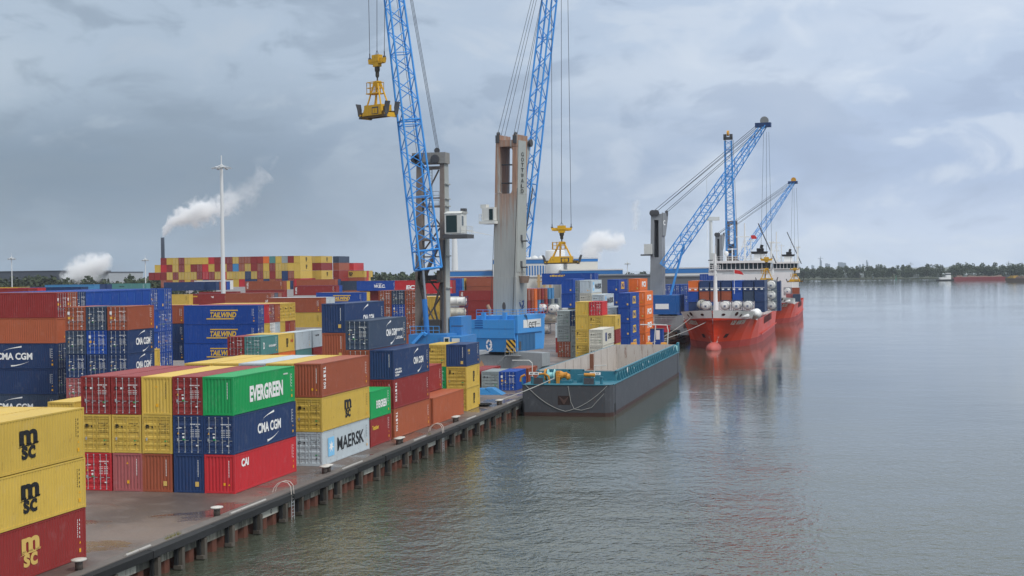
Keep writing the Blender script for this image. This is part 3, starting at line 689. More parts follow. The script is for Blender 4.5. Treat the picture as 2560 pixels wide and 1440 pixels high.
for yy, Ln in ((76, 3.0), (90.5, 6.0), (112.5, 5.0), (132.5, 4.0), (152, 4.0), (171, 4.5)):     # short pale steel edge guards by the bollards
    m = MB(); m.tube((-41.2, yy, .09), (-41.2, yy+Ln, .09), .09, 8); m.build('edge_guard', mat('worn_white_steel', (.36, .345, .32), .5, dirt=.5, rust=.4), wall)
for yy, s in ((73, ''), (94.5, '0'), (118, ''), (137, ''), (157, ''), (176, '')):
    m = MB(); m.box((-41.25, yy, -1.16), (-41.19, yy+4.2, -.66)); pl = m.build('berth_plate', mat('worn_white_board', (.50, .49, .42), .6, dirt=.8, rust=.5, nscale=2), wall)
    if s: put_text(pl, s, frame(V((-41.185, yy+3.0, -.9)), V((0, 1, 0)), V((0, 0, 1))), .28*len(s), .36, black, .02)
# bollards
postm = mat('bollard_post', (.10, .085, .075), .6, rust=.4, dirt=.4); capw = mat('bollard_cap', (.50, .48, .44), .5, dirt=.4, rust=.25)
def bollard(y, two, where):
    o = empty('mooring_bollard', (-42.0, y, 0), f'white-capped {"double " if two else ""}mooring bollard on the quay edge, {where}', 'bollard', 'bollards along the quay edge')
    for s in ((-.42, .42) if two else (0,)):
        m = MB(); m.lathe([(.22, 0), (.22, .42), (.19, .5)], 14); q = m.build('post', postm, o, True); q.location = (0, s, 0)
        m = MB(); m.lathe([(.18, .46), (.30, .5), (.42, .56), (.40, .62), (.2, .66), (.02, .67)], 16); q = m.build('cap', capw, o, True); q.location = (0, s, 0); q.scale = (1, 1.25, 1)
for y, two, wh in ((72.2, 0, 'beside the nearest gold-lettered container'), (90.1, 0, 'in front of the five-wide block'), (111, 1, 'by the pale lettered container'), (130.6, 1, 'by the green container pair'), (150.6, 1, 'by the low rust-brown container'), (170.5, 1, 'just before the barge')): bollard(y, two, wh)
# ladders with hooped handrails
def ladder(y, where):
    o = empty('quay_ladder', (-40.9, y, 0), f'steel ladder with pale hooped handrails over the quay edge, {where}', 'ladder', 'ladders on the quay wall')
    for s in (-.25, .25):
        m = MB(); P = [(-1.35, s, .02), (-1.25, s, .35), (-.95, s, .68), (-.55, s, .85), (-.15, s, .78), (.08, s, .5), (.13, s, .1), (.14, s, -.5)]; m.poly(P, .028, 6); m.build('handrail', mat('pale_rail', (.62, .56, .50), .5, dirt=.3), o)
        m = MB(); m.tube((.14, s, -.5), (.14, s, -2.4), .035, 6); m.build('stringer', galv, o)
    for i in range(8):
        m = MB(); z = -.2-i*.26; m.tube((.14, -.25, z), (.14, .25, z), .022, 5); m.build('rung', galv, o)
ladder(100.6, 'near the red container'); ladder(141.3, 'between the middle bollards')
# weeds on the edge
m = MB(); r2 = random.Random(9)
for yy in (81.5, 82.0, 82.6, 83.1, 68.5, 77.0, 138.4):
    for i in range(26):
        a = r2.uniform(0, 6.28); l = r2.uniform(.08, .30); x0, y0 = -41.35+r2.uniform(-.12, .1), yy+r2.uniform(-.25, .25)
        m.face([(x0-.012, y0, .03), (x0+.012, y0, .03), (x0+math.cos(a)*l*.5, y0+math.sin(a)*l*.5, .03+l)])
tag(m.build('quay_weeds', mat('dry_weeds', (.22, .20, .06), .8, dirt=0)), kind='stuff')
# a blue steel foot and coiled cable lying before the low layer
m = MB(); m.frust((-49.5, 184.0), (-46.2, 186.4), .0, (-49.3, 184.2), (-47.4, 186.2), .75); m.frust((-46.19, 184.2), (-45.0, 186.6), 0, (-47.38, 184.4), (-46.4, 186.2), .85)
tag(m.build('support_foot', mat('bright_blue_steel', (.035, .20, .44), .5, dirt=.2)), 'bright blue tapered steel foot lying on the apron before the grey doors', 'steel foot')
m = MB()
for i in range(5):
    P = [(-43.4+(.5+.1*i)*math.cos(a*.5), 168.6+(.55+.1*i)*math.sin(a*.5), .05+i*.05) for a in range(13)]; m.poly(P, .06, 5)
tag(m.build('mooring_rope_coil', rubber), 'dark coil of mooring rope lying beside the bollard nearest the barge', 'rope')
# ------------------------------------------------------------------ harbour cranes
blue = mat('crane_blue', (.055, .285, .70), .45, dirt=.25, rust=.08); blued = mat('crane_deep_blue', (.014, .10, .33), .5, dirt=.3, rust=.15); house = mat('crane_house_blue', (.055, .27, .62), .42, dirt=.15, rust=.1, nscale=.25)
towr = mat('tower_grey', (.33, .35, .335), .6, dirt=.35, rust=.10, nscale=.25); towb = mat('tower_brown_grey', (.20, .165, .14), .7, dirt=.4, rust=.35, nscale=.4); chas = mat('chassis_grey', (.29, .31, .32), .6, dirt=.35, rust=.15)
rustst = mat('rust_stained_steel', (.30, .20, .145), .7, dirt=.4, rust=.5, nscale=.5); dgrey = mat('dark_grey_steel', (.07, .072, .078), .6, dirt=.3); ropem = mat('wire_rope', (.045, .047, .05), .6, dirt=0)
yel = mat('spreader_yellow', (.60, .34, .02), .5, dirt=.4, rust=.35, nscale=1.2); cabw = mat('cab_white', (.60, .61, .58), .5, dirt=.25)
RS = bpy.data.materials.new('rust_streaked_grey'); RS.use_nodes = True; t = NT(RS.node_tree); b = t.n['Principled BSDF']; oc = t.new('ShaderNodeTexCoord').outputs['Object']; b.inputs['Roughness'].default_value = .65
st = t.noise(t.vmath('MULTIPLY', oc, (1.1, 1.1, .07)), 1.2, 4, .6); s2 = t.noise(t.vmath('MULTIPLY', oc, (3, 3, .15)), 2.0, 3, .6)
sz = t.new('ShaderNodeSeparateXYZ'); t.link(oc, sz.inputs[0]); hi = t.remap(sz.outputs[2], 15.0, 33.0)
k = t.math('MULTIPLY', t.remap(t.math('ADD', st, t.math('MULTIPLY', hi, .16)), .50, .68), hi)
c0 = t.mix(t.remap(s2, .4, .7), (.36, .37, .35), (.315, .325, .305)); c0 = t.mix(k, c0, t.mix(t.remap(s2, .35, .7), (.37, .21, .135), (.23, .135, .095)))
t.link(c0, b.inputs['Base Color']); MATS['rust_streaked_grey'] = RS
class Fr:                                 # an upright frame at photo column u0, Z0 metres away, turned by a about the vertical
    def __init__(s, u0, Z0, a=0.0):
        p = at(u0, 690, Z0); s.O = V((p.x, p.y, 0)); s.a = a
        s.M = Matrix.Translation(s.O) @ Matrix.Rotation(a, 4, 'Z'); s.I = s.M.inverted(); s.Z0 = Z0
    def P(s, u, v, dy=0.0):
        o = s.I @ V((0, 0, EYE)); d = s.I.to_3x3() @ (CR*((u-1280)/F)+CU*((720-v)/F)+CF)
        return o+d*((dy-o.y)/d.y)
    def box(s, m, u0, v0, u1, v1, y0, y1, mi=0):   # px rectangle at plane y0, reaching back to y1
        a, b = s.P(u0, v1, y0), s.P(u1, v0, y0)
        m.box((a.x, y0, a.z), (b.x, y1, b.z), mi); return a, b
    def empty(s, name, label, cat, group=None):
        o = empty(name, s.O, label, cat, group); o.rotation_euler = (0, 0, s.a); return o
def lattice(m, a, b, wa, wb, ha, hb, sv, n, rc, rb, mi=0, xb=True):
    a, b = V(a), V(b); ax = (b-a).normalized(); sv = (V(sv)-ax*ax.dot(V(sv))).normalized(); tv = ax.cross(sv)
    def c(t, i):
        w0, h0 = wa+(wb-wa)*t, ha+(hb-ha)*t; sx, sy = ((-1, -1), (1, -1), (1, 1), (-1, 1))[i]
        return a+(b-a)*t+sv*(sx*w0/2)+tv*(sy*h0/2)
    for i in range(4): m.tube(c(0, i), c(1, i), rc, 6, mi)
    for k in range(n):
        t0, t1 = k/n, (k+1)/n
        for i in range(4):
            j = (i+1) % 4
            if (k+i) % 2: m.tube(c(t0, i), c(t1, j), rb, 5, mi)
            else: m.tube(c(t0, j), c(t1, i), rb, 5, mi)
        if k % 6 == 0:
            for i in range(4): m.tube(c(t0, i), c(t0, (i+1) % 4), rb, 5, mi)
    return c
def rope(parent, a, b, r=.035, sag=0.0, inv=None):
    m = MB(); a, b = V(a), V(b); n = 1 if sag == 0 else 10
    P = [a+(b-a)*(i/n)-V((0, 0, sag*4*(i/n)*(1-i/n))) for i in range(n+1)]
    m.poly(P, r, 5); return m.build('rope', ropem, parent)
def rail(m, P, h=1.0, r=.03, step=1.5, mi=0):
    for a, b in zip(P, P[1:]):
        a, b = V(a), V(b); n = max(1, round((b-a).length/step))
        for z in (h, h*.5): m.tube(a+V((0, 0, z)), b+V((0, 0, z)), r, 5, mi)
        for i in range(n+1): p = a+(b-a)*i/n; m.tube(p, p+V((0, 0, h)), r, 5, mi)
def spreader(where, top, ropes_to, s=1.0, rot=0.0, label=None):
    s = s
    """Container spreader hanging below a rotating head block; top = ropes' lower end."""
    TOPZ = s
    o = empty('container_spreader', top, label or f'yellow container spreader hanging on wire ropes {where}', 'spreader', 'spreaders hanging from the cranes'); o.rotation_euler = (0, 0, rot); o.scale = (.85, .85, s)
    m = MB(); m.box((-.75, -.5, -1.25), (.75, .5, -.35)); m.frust((-1.5, -.45), (1.5, .45), -1.25, (-1.4, -.4), (1.4, .4), -1.55)
    m.frust((-1.75, -.3), (-.7, .3), -1.5, (-1.95, -.25), (-.7, .25), -.85); m.frust((.7, -.3), (1.75, .3), -1.5, (.7, -.25), (1.95, .25), -.85); m.box((-.6, -.4, -1.95), (.6, .4, -1.5)); m.build('head_block', yel, o)
    m = MB()
    for x in (-1.75, 1.75): m.tube((x, 0, 0), (x, 0, -.9), .09, 6); m.lathe([(.16, -.2), (.24, 0), (.16, .2)], 8, 0, (x, 0, -.75), (0, 1, 0))
    for x in (-.5, -.17, .17, .5): m.tube((x*.9, 0, -.4), (0, 0, .35), .03, 5)
    m.build('shackle', dgrey, o)
    m = MB(); m.lathe([(.38, -2.6), (.42, -2.4), (.42, -1.95)], 10); m.lathe([(.22, -3.4), (.3, -3.2), (.3, -2.6)], 10); m.lathe([(.12, -3.9), (.12, -3.4)], 8); m.build('swivel', mat('greasy_steel', (.05, .045, .035), .6, dirt=.2), o)
    m = MB(); z0, z1 = -5.2, -4.0
    rail(m, [(-1.7, -.8, -5.55), (.6, -.8, -5.55), (.6, .8, -5.55), (-1.7, .8, -5.55), (-1.7, -.8, -5.55)], 1.5, .055, .8); m.box((-1.8, -.9, -5.65), (.7, .9, -5.52)); m.build('service_cage', yel, o)
    m = MB()
    for x in (-1, 1):
        for y in (-.8, .8): m.tube((x*.35, y*.4, -4.0), (x*1.65, y, -7.3), .13, 6)
    m.box((-.5, -.4, -4.6), (.5, .4, -3.9)); m.tube((-.3, 0, -4.5), (-.35, 0, -7.2), .16, 6); m.build('yoke', yel, o)
    m = MB(); m.box((-2.0, -1.15, -8.6), (2.0, -.65, -7.2)); m.box((-2.0, .65, -8.6), (2.0, 1.15, -7.2)); m.box((-2.0, -.65, -7.45), (2.0, .65, -7.2)); m.box((-.15, -1.16, -8.5), (1.4, -1.13, -7.5), 1); m.frust((-2.6, -1.1), (-2.0, 1.1), -8.6, (-2.1, -1.0), (-2.0, 1.0), -7.5)
    for x in (.05, .65): m.box((x, -1.22, -8.4), (x+.5, -1.14, -7.7))
    m.build('main_frame', [yel, dgrey], o)
    m = MB(); m.box((-2.9, -.95, -8.85), (2.9, -.4, -8.1)); m.box((-2.9, .4, -8.85), (2.9, .95, -8.1)); m.build('telescopic_beam', mat('rusty_dark_beam', (.13, .085, .03), .6, dirt=.4, rust=.5), o)
    for x in (-1, 1):
        m = MB(); m.box((x*3.0-.16, -1.22, -8.95), (x*3.0+.16, 1.22, -8.35)); m.build('end_beam', yel, o)
        for y in (-1.05, 1.05):
            m = MB(); m.prism([(x*3.1, y-.3, -8.6), (x*3.15, y-.42, -7.7), (x*3.45, y-.5, -6.9), (x*3.45, y+.5, -6.9), (x*3.15, y+.42, -7.7), (x*3.1, y+.3, -8.6)], (x*.16, 0, 0)); m.build('flipper', dgrey, o)
            m = MB(); m.frust((x*3.0-.2, y-.2), (x*3.0+.2, y+.2), -8.95, (x*3.0-.15, y-.15), (x*3.0+.15, y+.15), -8.4); m.build('twistlock', dgrey, o)
    Mi = Matrix.Rotation(-rot, 3, 'Z')
    for x, p in zip((-1.75, 0, 1.75), ropes_to):
        q = Mi @ (V(p)-V(top)); q = V((q.x/.85, q.y/.85, q.z/s)); rope(o, (x, 0, .3 if x == 0 else 0), q, .045)
    return o
# ---- crane with the lattice tower
f = Fr(1080, 200, 0.0)
c1 = f.empty('harbour_crane', 'harbour crane with an open brown-grey frame tower and a white cab on its side', 'crane', 'blue harbour cranes')
P = f.P
def zz(fr, v, u=1080, dy=0): return fr.P(u, v, dy).z
m = MB()
a, b = P(1037, 835), P(1055, 835); c, d = P(1041, 395), P(1053, 395)
m.frust((a.x, 0), (b.x, 1.5), a.z, (c.x, 0), (d.x, 1.5), c.z)
a, b = P(1100, 835), P(1114, 835); c, d = P(1099, 395), P(1109, 395); m.frust((a.x, 0), (b.x, 1.9), a.z, (c.x, 0), (d.x, 1.5), c.z)
m.build('tower_leg', towb, c1)
m = MB(); a, b = P(1114, 835), P(1114, 395); m.box((a.x+.02, .25, a.z), (a.x+.1, 2.3, b.z)); 
for v in (460, 497, 515, 640, 720): m.box((a.x+.02, .2, zz(f, v)-.08), (a.x+.35, 2.35, zz(f, v)+.08))
m.build('tower_side_plate', towr, c1)
m = MB(); f.box(m, 1030, 380, 1113, 410, -.35, 1.9); f.box(m, 1046, 382, 1076, 406, -.45, -.35); m.build('tower_head', mat('head_grey', (.24, .235, .22), .65, dirt=.5, rust=.4), c1)
m = MB()
for u in (1040, 1046, 1090): q = P(u, 398); m.lathe([(.5, -.12), (.62, -.1), (.5, 0), (.62, .1), (.5, .12)], 16, 0, (q.x, -.5, q.z), (0, 1, 0))
q = P(1091, 376); m.lathe([(.4, -.1), (.4, .1)], 12, 0, (q.x, .3, q.z), (0, 1, 0)); m.build('sheave', dgrey, c1)
m = MB()
for v0, v1 in ((415, 424), (493, 497), (513, 519), (563, 568), (595, 603), (640, 644), (735, 739)): f.box(m, 1050, v0, 1101, v1, .2, 1.2)
for A, B in (((1054, 512), (1097, 425)), ((1053, 500), (1100, 562)), ((1050, 640), (1100, 570)), ((1055, 740), (1100, 830)), ((1056, 745), (1066, 690)), ((1066, 690), (1100, 735)), ((1052, 820), (1100, 745))):
    m.tube(P(*A, .7), P(*B, .7), .13, 6)
m.tube(P(1052, 715, .2), P(1102, 598, .2), .32, 6)
m.build('tower_brace', towb, c1)
m = MB()
for u in (1074, 1080): m.tube(P(u, 420, 1.3), P(u, 600, 1.3), .05, 5)
for v in range(425, 600, 7): m.tube(P(1074, v, 1.3), P(1080, v, 1.3), .03, 4)
for v in (498, 520): rail(m, [P(1052, v, 1.6), P(1098, v, 1.6)], 1.1, .03, .8)
m.build('tower_ladder', towr, c1)
m = MB(); m.tube(P(1110, 600, -.2), P(1106, 832, -.2), .16, 8); m.build('cable_pipe', dgrey, c1)
# cab
m = MB(); a, b = f.box(m, 1112, 533, 1152, 584, -2.4, .6); m.frust((a.x-.1, -2.5), (b.x+.1, .7), b.z, (a.x+.3, -2.1), (b.x+.2, .5), b.z+.3); m.box((b.x-.6, -.4, b.z+.2), (b.x+.1, .5, b.z+.75), 1); cb = m.build('cab', [cabw, dgrey], c1)
m = MB(); w0, w1 = f.P(1115.5, 581, -2.41), f.P(1142, 538, -2.41); m.box((w0.x, -2.44, w0.z), (w1.x, -2.41, w1.z)); m.box((b.x, -2.0, a.z+1.0), (b.x+.02, -1.1, b.z-.35)); m.build('window', glass, cb)
m = MB(); f.box(m, 1106, 585, 1167, 596, -2.6, 1.2); m.build('cab_platform', dgrey, c1)
m = MB(); q0, q1 = f.P(1153, 585, -2.5), f.P(1166, 585, -2.5); rail(m, [q0, q1, (q1.x, 1.0, q1.z)], 1.1, .035, .9); m.build('railing', cabw, c1)
# machinery house and deck
m = MB(); f.box(m, 1022, 836, 1118, 884, -4.0, 5.0); f.box(m, 1124, 792, 1153, 838, 1.0, 6.5); f.box(m, 1102, 842, 1152, 884, -4.4, 4.0); m.box((P(1124, 815).x-.02, .97, zz(f, 817)), (P(1153, 815).x+.02, 1.0, zz(f, 815)), 1)
hs = m.build('machinery_house', [mat('worn_house_blue', (.04, .205, .49), .5, dirt=.45, rust=.2, nscale=.3), dgrey], c1)
m = MB(); a, b = f.P(1110, 863, -4.4), f.P(1124, 843, -4.4); m.box((a.x, -4.46, a.z), (b.x, -4.4, b.z)); a, b = f.P(1112.5, 861, -4.4), f.P(1121.5, 846, -4.4); m.box((a.x, -4.48, a.z), (b.x, -4.46, b.z), 1); m.build('window', [cabw, glass], hs)
m = MB(); a, b = f.P(1130, 866, -4.4), f.P(1149, 846, -4.4); m.box((a.x, -4.45, a.z), (b.x, -4.4, b.z)); m.build('sign_plate', cabw, hs)
m = MB(); f.box(m, 1022, 884, 1175, 893, -4.2, 5); a, b = f.P(1030, 940), f.P(1165, 893); m.box((a.x, -3, 0.9), (b.x, 4, b.z)); 
for x in (a.x, b.x-2): m.box((x, -3.4, 0), (x+2, 4.4, 1.1))
m.build('chassis', chas, c1)
m = MB(); m.tube(f.P(1032, 860, -4.2), f.P(1058, 832, -4.2), .28, 4); m.tube(f.P(1058, 832, -4.2), f.P(1066, 838, -4.2), .28, 4); m.build('stair', blue, c1)
# boom and its luffing cylinder
rh, fh = V((math.cos(YAW), math.sin(YAW), 0)), V((-math.sin(YAW), math.cos(YAW), 0))
A, B = f.I @ at(1070, 672, 197), f.I @ at(942, -345, 197)
sv = (rh*math.cos(.42)+fh*math.sin(.42))
m = MB(); cc = lattice(m, A, B, 3.1, 1.6, 2.5, 1.5, sv, 34, .16, .07); q = f.I @ at(1045, 640, 196)
for t in (.045, .365): 
    for i in range(4): m.tube(cc(t, i), cc(t, (i+1) % 4), .11, 6)
m.tube(cc(0, 0), cc(0, 1), .16, 6); m.tube(cc(0, 2), cc(0, 3), .16, 6); m.build('boom', blue, c1)
m = MB(); m.tube(f.P(1048, 690, .2), f.P(1047, 668, -2.4), .22, 6); m.tube(f.P(1104, 690, .2), f.P(1102, 668, -1.4), .22, 6); m.box(tuple(f.P(1044, 700, 0)), tuple(f.P(1108, 688, 0)+V((0, .8, 0)))); m.build('boom_pivot', dgrey, c1)
m = MB(); f.box(m, 1056, 800, 1100, 834, -.5, 2.5)
for A_, B_ in (((1046, 700), (1062, 760)), ((1062, 760), (1046, 830)), ((1104, 700), (1086, 770)), ((1086, 770), (1102, 832)), ((1062, 705), (1096, 705))): m.tube(f.P(*A_, -.3), f.P(*B_, -.3), .17, 6)
m.box(tuple(f.P(1050, 706, -1.2)), tuple(f.P(1064, 676, -1.2)+V((0, 1.2, 0)))); m.box(tuple(f.P(1092, 706, -1.2)), tuple(f.P(1104, 676, -1.2)+V((0, 1.2, 0)))); m.build('boom_hoist_frame', mat('grimy_steel', (.055, .05, .045), .7, dirt=.4, rust=.3), c1)
m = MB(); rail(m, [f.P(1026, 836, -3.8), f.P(1098, 836, -3.8)], 1.1, .045, .9); m.build('deck_railing', house, c1)
m = MB(); m.tube(f.P(1054, 630, -3), f.P(1064, 755, -3.2), .17, 8); m.build('cylinder_rod', mat('chrome_rod', (.33, .35, .37), .25, .7, dirt=.1), c1)
m = MB(); m.tube(f.P(1061, 748, -3.2), f.P(1070, 862, -3.4), .36, 10); m.build('cylinder', mat('cylinder_blue', (.03, .16, .45), .5, dirt=.3), c1)
m = MB(); q = V(B); 
for k in (-1.4, 0, 1.4): m.lathe([(.7, -.1), (.85, -.08), (.7, 0), (.85, .08), (.7, .1)], 18, 0, q+V((k, 0, .3)), V((1, 0, 0)))
m.build('boom_head_sheave', dgrey, c1)
for u0, v0, u1, v1 in ((1092, 378, 968, -330), (1095, 378, 971, -330), (1098, 379, 974, -330), (1044, 395, 948, -335), (1048, 392, 952, -335)): rope(c1, f.P(u0, v0, .3), f.I @ at(u1, v1, 198), .035)
spreader('left of the frame-tower crane', at(942.5, 131, 196), [at(915, -330, 196), at(942, -330, 196), at(965, -330, 196)], rot=YAW-.75, label='yellow container spreader hanging high beside the leftmost blue boom against the sky')
# ---- crane with the closed grey tower
f2 = Fr(1262, 228, -.21); P = f2.P
c2 = f2.empty('harbour_crane', 'harbour crane with a tall closed grey tower, rust-streaked top and blue house', 'crane', 'blue harbour cranes')
D = 3.9
def taper(m, u0, v0, u1, v1, u2, v2, u3, v3, y0, y1, mi=0):     # bottom (u0,v0)-(u1,v1), top (u2,v2)-(u3,v3)
    a, b, c, d = P(u0, v0, y0), P(u1, v1, y0), P(u2, v2, y0), P(u3, v3, y0); m.frust((a.x, y0), (b.x, y1), (a.z+b.z)/2, (c.x, y0), (d.x, y1), (c.z+d.z)/2, mi)
m = MB(); taper(m, 1233, 787, 1290, 787, 1233, 693, 1290, 693, -.12, D+.12); taper(m, 1234, 693, 1289, 693, 1237, 484, 1291, 484, 0, D)
tw = m.build('tower', RS, c2)
m = MB(); taper(m, 1237, 484, 1247.5, 484, 1239, 366, 1248.5, 366, 0, D); taper(m, 1280, 484, 1291, 484, 1281, 366, 1292, 366, 0, D)
taper(m, 1239, 366, 1292, 366, 1239.5, 350, 1292.5, 350, 0, D); taper(m, 1239.5, 350, 1250, 350, 1240, 338, 1250, 338, 0, D); taper(m, 1281, 350, 1292.5, 350, 1281.5, 336, 1293, 336, 0, D)
for uu, s in ((1247.5, 1), (1280, -1)):               # rounded corners of the opening
    for vv, q in ((366, 1), (484, -1)):
        a, b = P(uu, vv), P(uu+s*6, vv+q*9); m.prism([(a.x, 0.02, a.z), (b.x, 0.02, a.z), (a.x+(b.x-a.x)*.3, .02, a.z+(b.z-a.z)*.3), (a.x, .02, b.z)][::1], (0, .3, 0))
m.build('tower_top', rustst if False else mat('rust_streaked_grey', (.33, .30, .27), .6, dirt=.4, rust=.75, nscale=.4), c2)
m = MB(); a, b = P(1293.5, 400), P(1292, 400)
q = P(1292, 345); m.prism([(q.x-.5, D-.6, P(1292, 338).z), (q.x-.5, D+.3, P(1292, 340).z), (q.x-.5, D+1.6, P(1292, 352).z), (q.x-.5, D+1.3, P(1292, 378).z), (q.x-.5, D+.05, P(1292, 420).z), (q.x-.5, D-.6, P(1292, 420).z)], (.3, 0, 0)); m.build('side_cheek', towr, c2)
m = MB(); q = P(1292, 352); m.lathe([(.45, -.2), (.62, -.15), (.62, .15), (.45, .2)], 16, 0, (q.x+.2, D+.9, q.z), (1, 0, 0))
for u in (1244, 1287): q = P(u, 340); m.box((q.x-.3, -.2, q.z-1.1), (q.x+.3, .3, q.z+.1)); m.lathe([(.3, -.2), (.42, 0), (.3, .2)], 12, 0, (q.x, .3, q.z+.3), (1, 0, 0))
m.build('sheave', dgrey, c2)
m = MB(); 
for u in (1262, 1268): m.tube(P(u, 368, D-.4), P(u, 484, D-.4), .05, 5)
for v in range(370, 484, 5): m.tube(P(1262, v, D-.4), P(1268, v, D-.4), .03, 4)
for v in (412, 458): a, b = P(1248, v, 1), P(1280, v, 1); m.tube(a, b, .12, 6)
m.build('tower_ladder', dgrey, c2)
a, b, c_, d_ = P(1291, 484), P(1293, 340), P(1289.5, 680), P(1293, 360)
m = MB(); m.prism([(a.x+.01, .35, a.z), (a.x+.01, D-.2, a.z), (b.x+.01, D-.7, b.z-.6), (b.x+.01, .35, b.z-.6)], (.035, 0, 0)); m.prism([(c_.x+.01, .35, c_.z), (c_.x+.01, D-.25, c_.z), (a.x+.01, D-.2, a.z-.02), (a.x+.01, .35, a.z-.02)], (.035, 0, 0)); m.build('side_plate', towr, c2)
xr = P(1290, 600).x                                     # lettering down the side of the tower, emblem near its foot
for i, ch in enumerate('GOTTWALD'):
    v = 384+i*13.2; q = P(1292, v); put_text(c2, ch, frame(V((q.x+.12, 1.9, q.z)), V((0, 1, 0)), V((0, 0, 1))), 1.0, .62, black, .01)
def emblem(parent, M, s, mt):
    m = MB()
    for a0, a1 in ((.25, 1.25), (1.5, 2.9), (3.15, 4.3), (4.55, 6.1)):
        n = 8; A = [(math.cos(a0+(a1-a0)*i/n)*.62, math.sin(a0+(a1-a0)*i/n), 0) for i in range(n+1)]; Bq = [(x*.55, y*.6, 0) for x, y, _ in A]; m.strip(Bq, A)
    m.face([(.05, -.12, 0), (.62, -.12, 0), (.62, .16, 0), (.05, .16, 0)])
    A = [(-.6+1.35*i/8, -1.32+.55*(i/8)**2.2, 0) for i in range(9)]; m.strip(A, [(x, y+.10+.08*math.sin(math.pi*i/8), 0) for i, (x, y, _) in enumerate(A)])
    me = m.mesh('emblem', [mt]); return link('emblem', me, parent, M=M @ Matrix.Diagonal((s, s, 1, 1)))
q = P(1290, 755); emblem(c2, frame(V((q.x+.03, D*.55, q.z)), V((0, 1, 0)), V((0, 0, 1))), 1.0, navyl) if False else emblem(c2, frame(V((q.x+.06, D*.52, q.z)), V((0, 1, 0)), V((0, 0, 1))) @ Matrix.Diagonal((1.5, 1, 1, 1)), 1.0, navyl)
m = MB(); m.lathe([(.40, -.03), (.40, .03)], 14, 0, (0, 0, 0), (0, 1, 0)); hq = P(1260, 766, -.13); k = m.build('access_hatch', mat('hatch_dark', (.10, .085, .075), .5), c2); k.location = hq; k.scale = (.75, 1, 1.7)
m = MB(); a, b = P(1292, 706), P(1313, 692); m.lathe([(.7, 0), (.95, 1.1)], 14, 0, (xr+.4, 1.9, P(1292, 708).z)); m.build('drum_housing', rustst, c2)
m = MB(); 
for u, v in ((1290, 596), (1290, 662)): q = P(u, v); m.box((q.x+.03, 1.8, q.z-.5), (q.x+.9, 2.5, q.z-.3)); m.box((q.x+.03, 1.6, q.z-.3), (q.x+.12, 2.2, q.z+.6))
m.build('lamp_bracket', dgrey, c2)
# cab on the left
m = MB(); a, b = f2.box(m, 1205, 518, 1235, 552, -.9, 2.0); m.box((a.x-.3, -.8, b.z-.1), (a.x+.7, .3, b.z+.5), 0); cb = m.build('cab', cabw, c2)
m = MB(); a, b = P(1223, 550, -.92), P(1232, 522, -.92); m.box((a.x, -.95, a.z), (b.x, -.92, b.z)); m.build('window', glass, cb)
m = MB(); f2.box(m, 1197, 552, 1236, 560, -1.2, 2.2); rail(m, [P(1198, 552, -1.1), P(1206, 552, -1.1)], 1.0, .035, .7); rail(m, [P(1198, 552, -1.1), V((P(1198, 552, -1.1).x, 2.0, P(1198, 552, -1.1).z))], 1.0, .035, .7); m.build('cab_platform', cabw, c2)
# machinery house
m = MB()
a, b = P(1176, 845, -5.5), P(1285, 800, -5.5); x0, x1 = a.x, b.x
z845, z882, z800, z787 = a.z, P(1230, 880, -5.5).z, b.z, P(1230, 789, -4.0).z
m.box((x0, -5.5, z845), (x1, 6.0, z800)); m.box((x0+.4, -4.2, z800), (x1-.01, 6.4, z787)); m.frust((x0+.25, -5.1), (x1, 5.5), z882, (x0, -5.45), (x1, 6), z845-.02)
zmid = P(1230, 822, -5.5).z
for z in (zmid, ): m.box((x0-.01, -5.52, z-.03), (x1+.01, -5.4, z+.03), 1)
m.box((x0-.01, -5.52, z845-.06), (x1+.01, -5.3, z845), 1)
for u in (1203, 1256): q = P(u, 800, -5.5); m.box((q.x-.3, -4.9, z800), (q.x+.3, -4.3, z800+1.15))
hs = m.build('machinery_house', [house, blued], c2)
m = MB(); rail(m, [(x0+.4, -4.1, z787), (x1-.2, -4.1, z787), (x1-.2, 6.2, z787)], .9, .04, 1.1); m.build('roof_railing', house, c2)
m = MB()
for zv in (.9, 1.25, 1.6, 1.95): m.box((x0+.8, -5.53, zmid+zv-.8), (x0+2.2, -5.49, zmid+zv-.62))
m.build('vent', blued, hs)
m = MB(); zt, zb = z787+.05, P(1285, 834, -5.5).z; m.box((x1, -5.3, zb), (x1+.5, 4.6, zt)); m.box((x1, -5.0, z882+.1), (x1+.25, 4.4, zb-.1)); sp_ = m.build('side_house', house, c2)
m = MB(); m.box((x1+.25, -4.6, z882+.2), (x1+.3, 1.6, zb-.2))
for y in (-3.2, -1.8, -.4, .9): m.box((x1+.29, y-.06, z882+.2), (x1+.33, y+.06, zb-.2))
m.box((x1+.3, -4.5, z882+.25), (x1+.34, -3.7, z882+1.6), 1); m.build('louvre_door', [mat('louvre_blue', (.03, .12, .26), .5, dirt=.2), dgrey], sp_)
m = MB(); ys0, ys1 = -3.2, 3.4; zs0, zs1 = zb+.75, zt-.75; m.box((x1+.5, ys0, zs0), (x1+.54, ys1, zs1)); sg = m.build('company_sign', mat('sign_white', (.68, .69, .67), .4, dirt=.15), sp_)
put_text(sg, 'CCT', frame(V((x1+.55, .2, zs1-.85)), V((0, 1, 0)), V((0, 0, 1))), 3.0, .95, black, .02); m = MB()
for i in range(18): m.face([(x1+.55, -1.2+i*.23, zs0+.4), (x1+.55, -1.2+i*.23+.15, zs0+.4), (x1+.55, -1.2+i*.23+.15, zs0+.54), (x1+.55, -1.2+i*.23, zs0+.54)])
m.build('lettering', dgrey, sg)
m = MB()
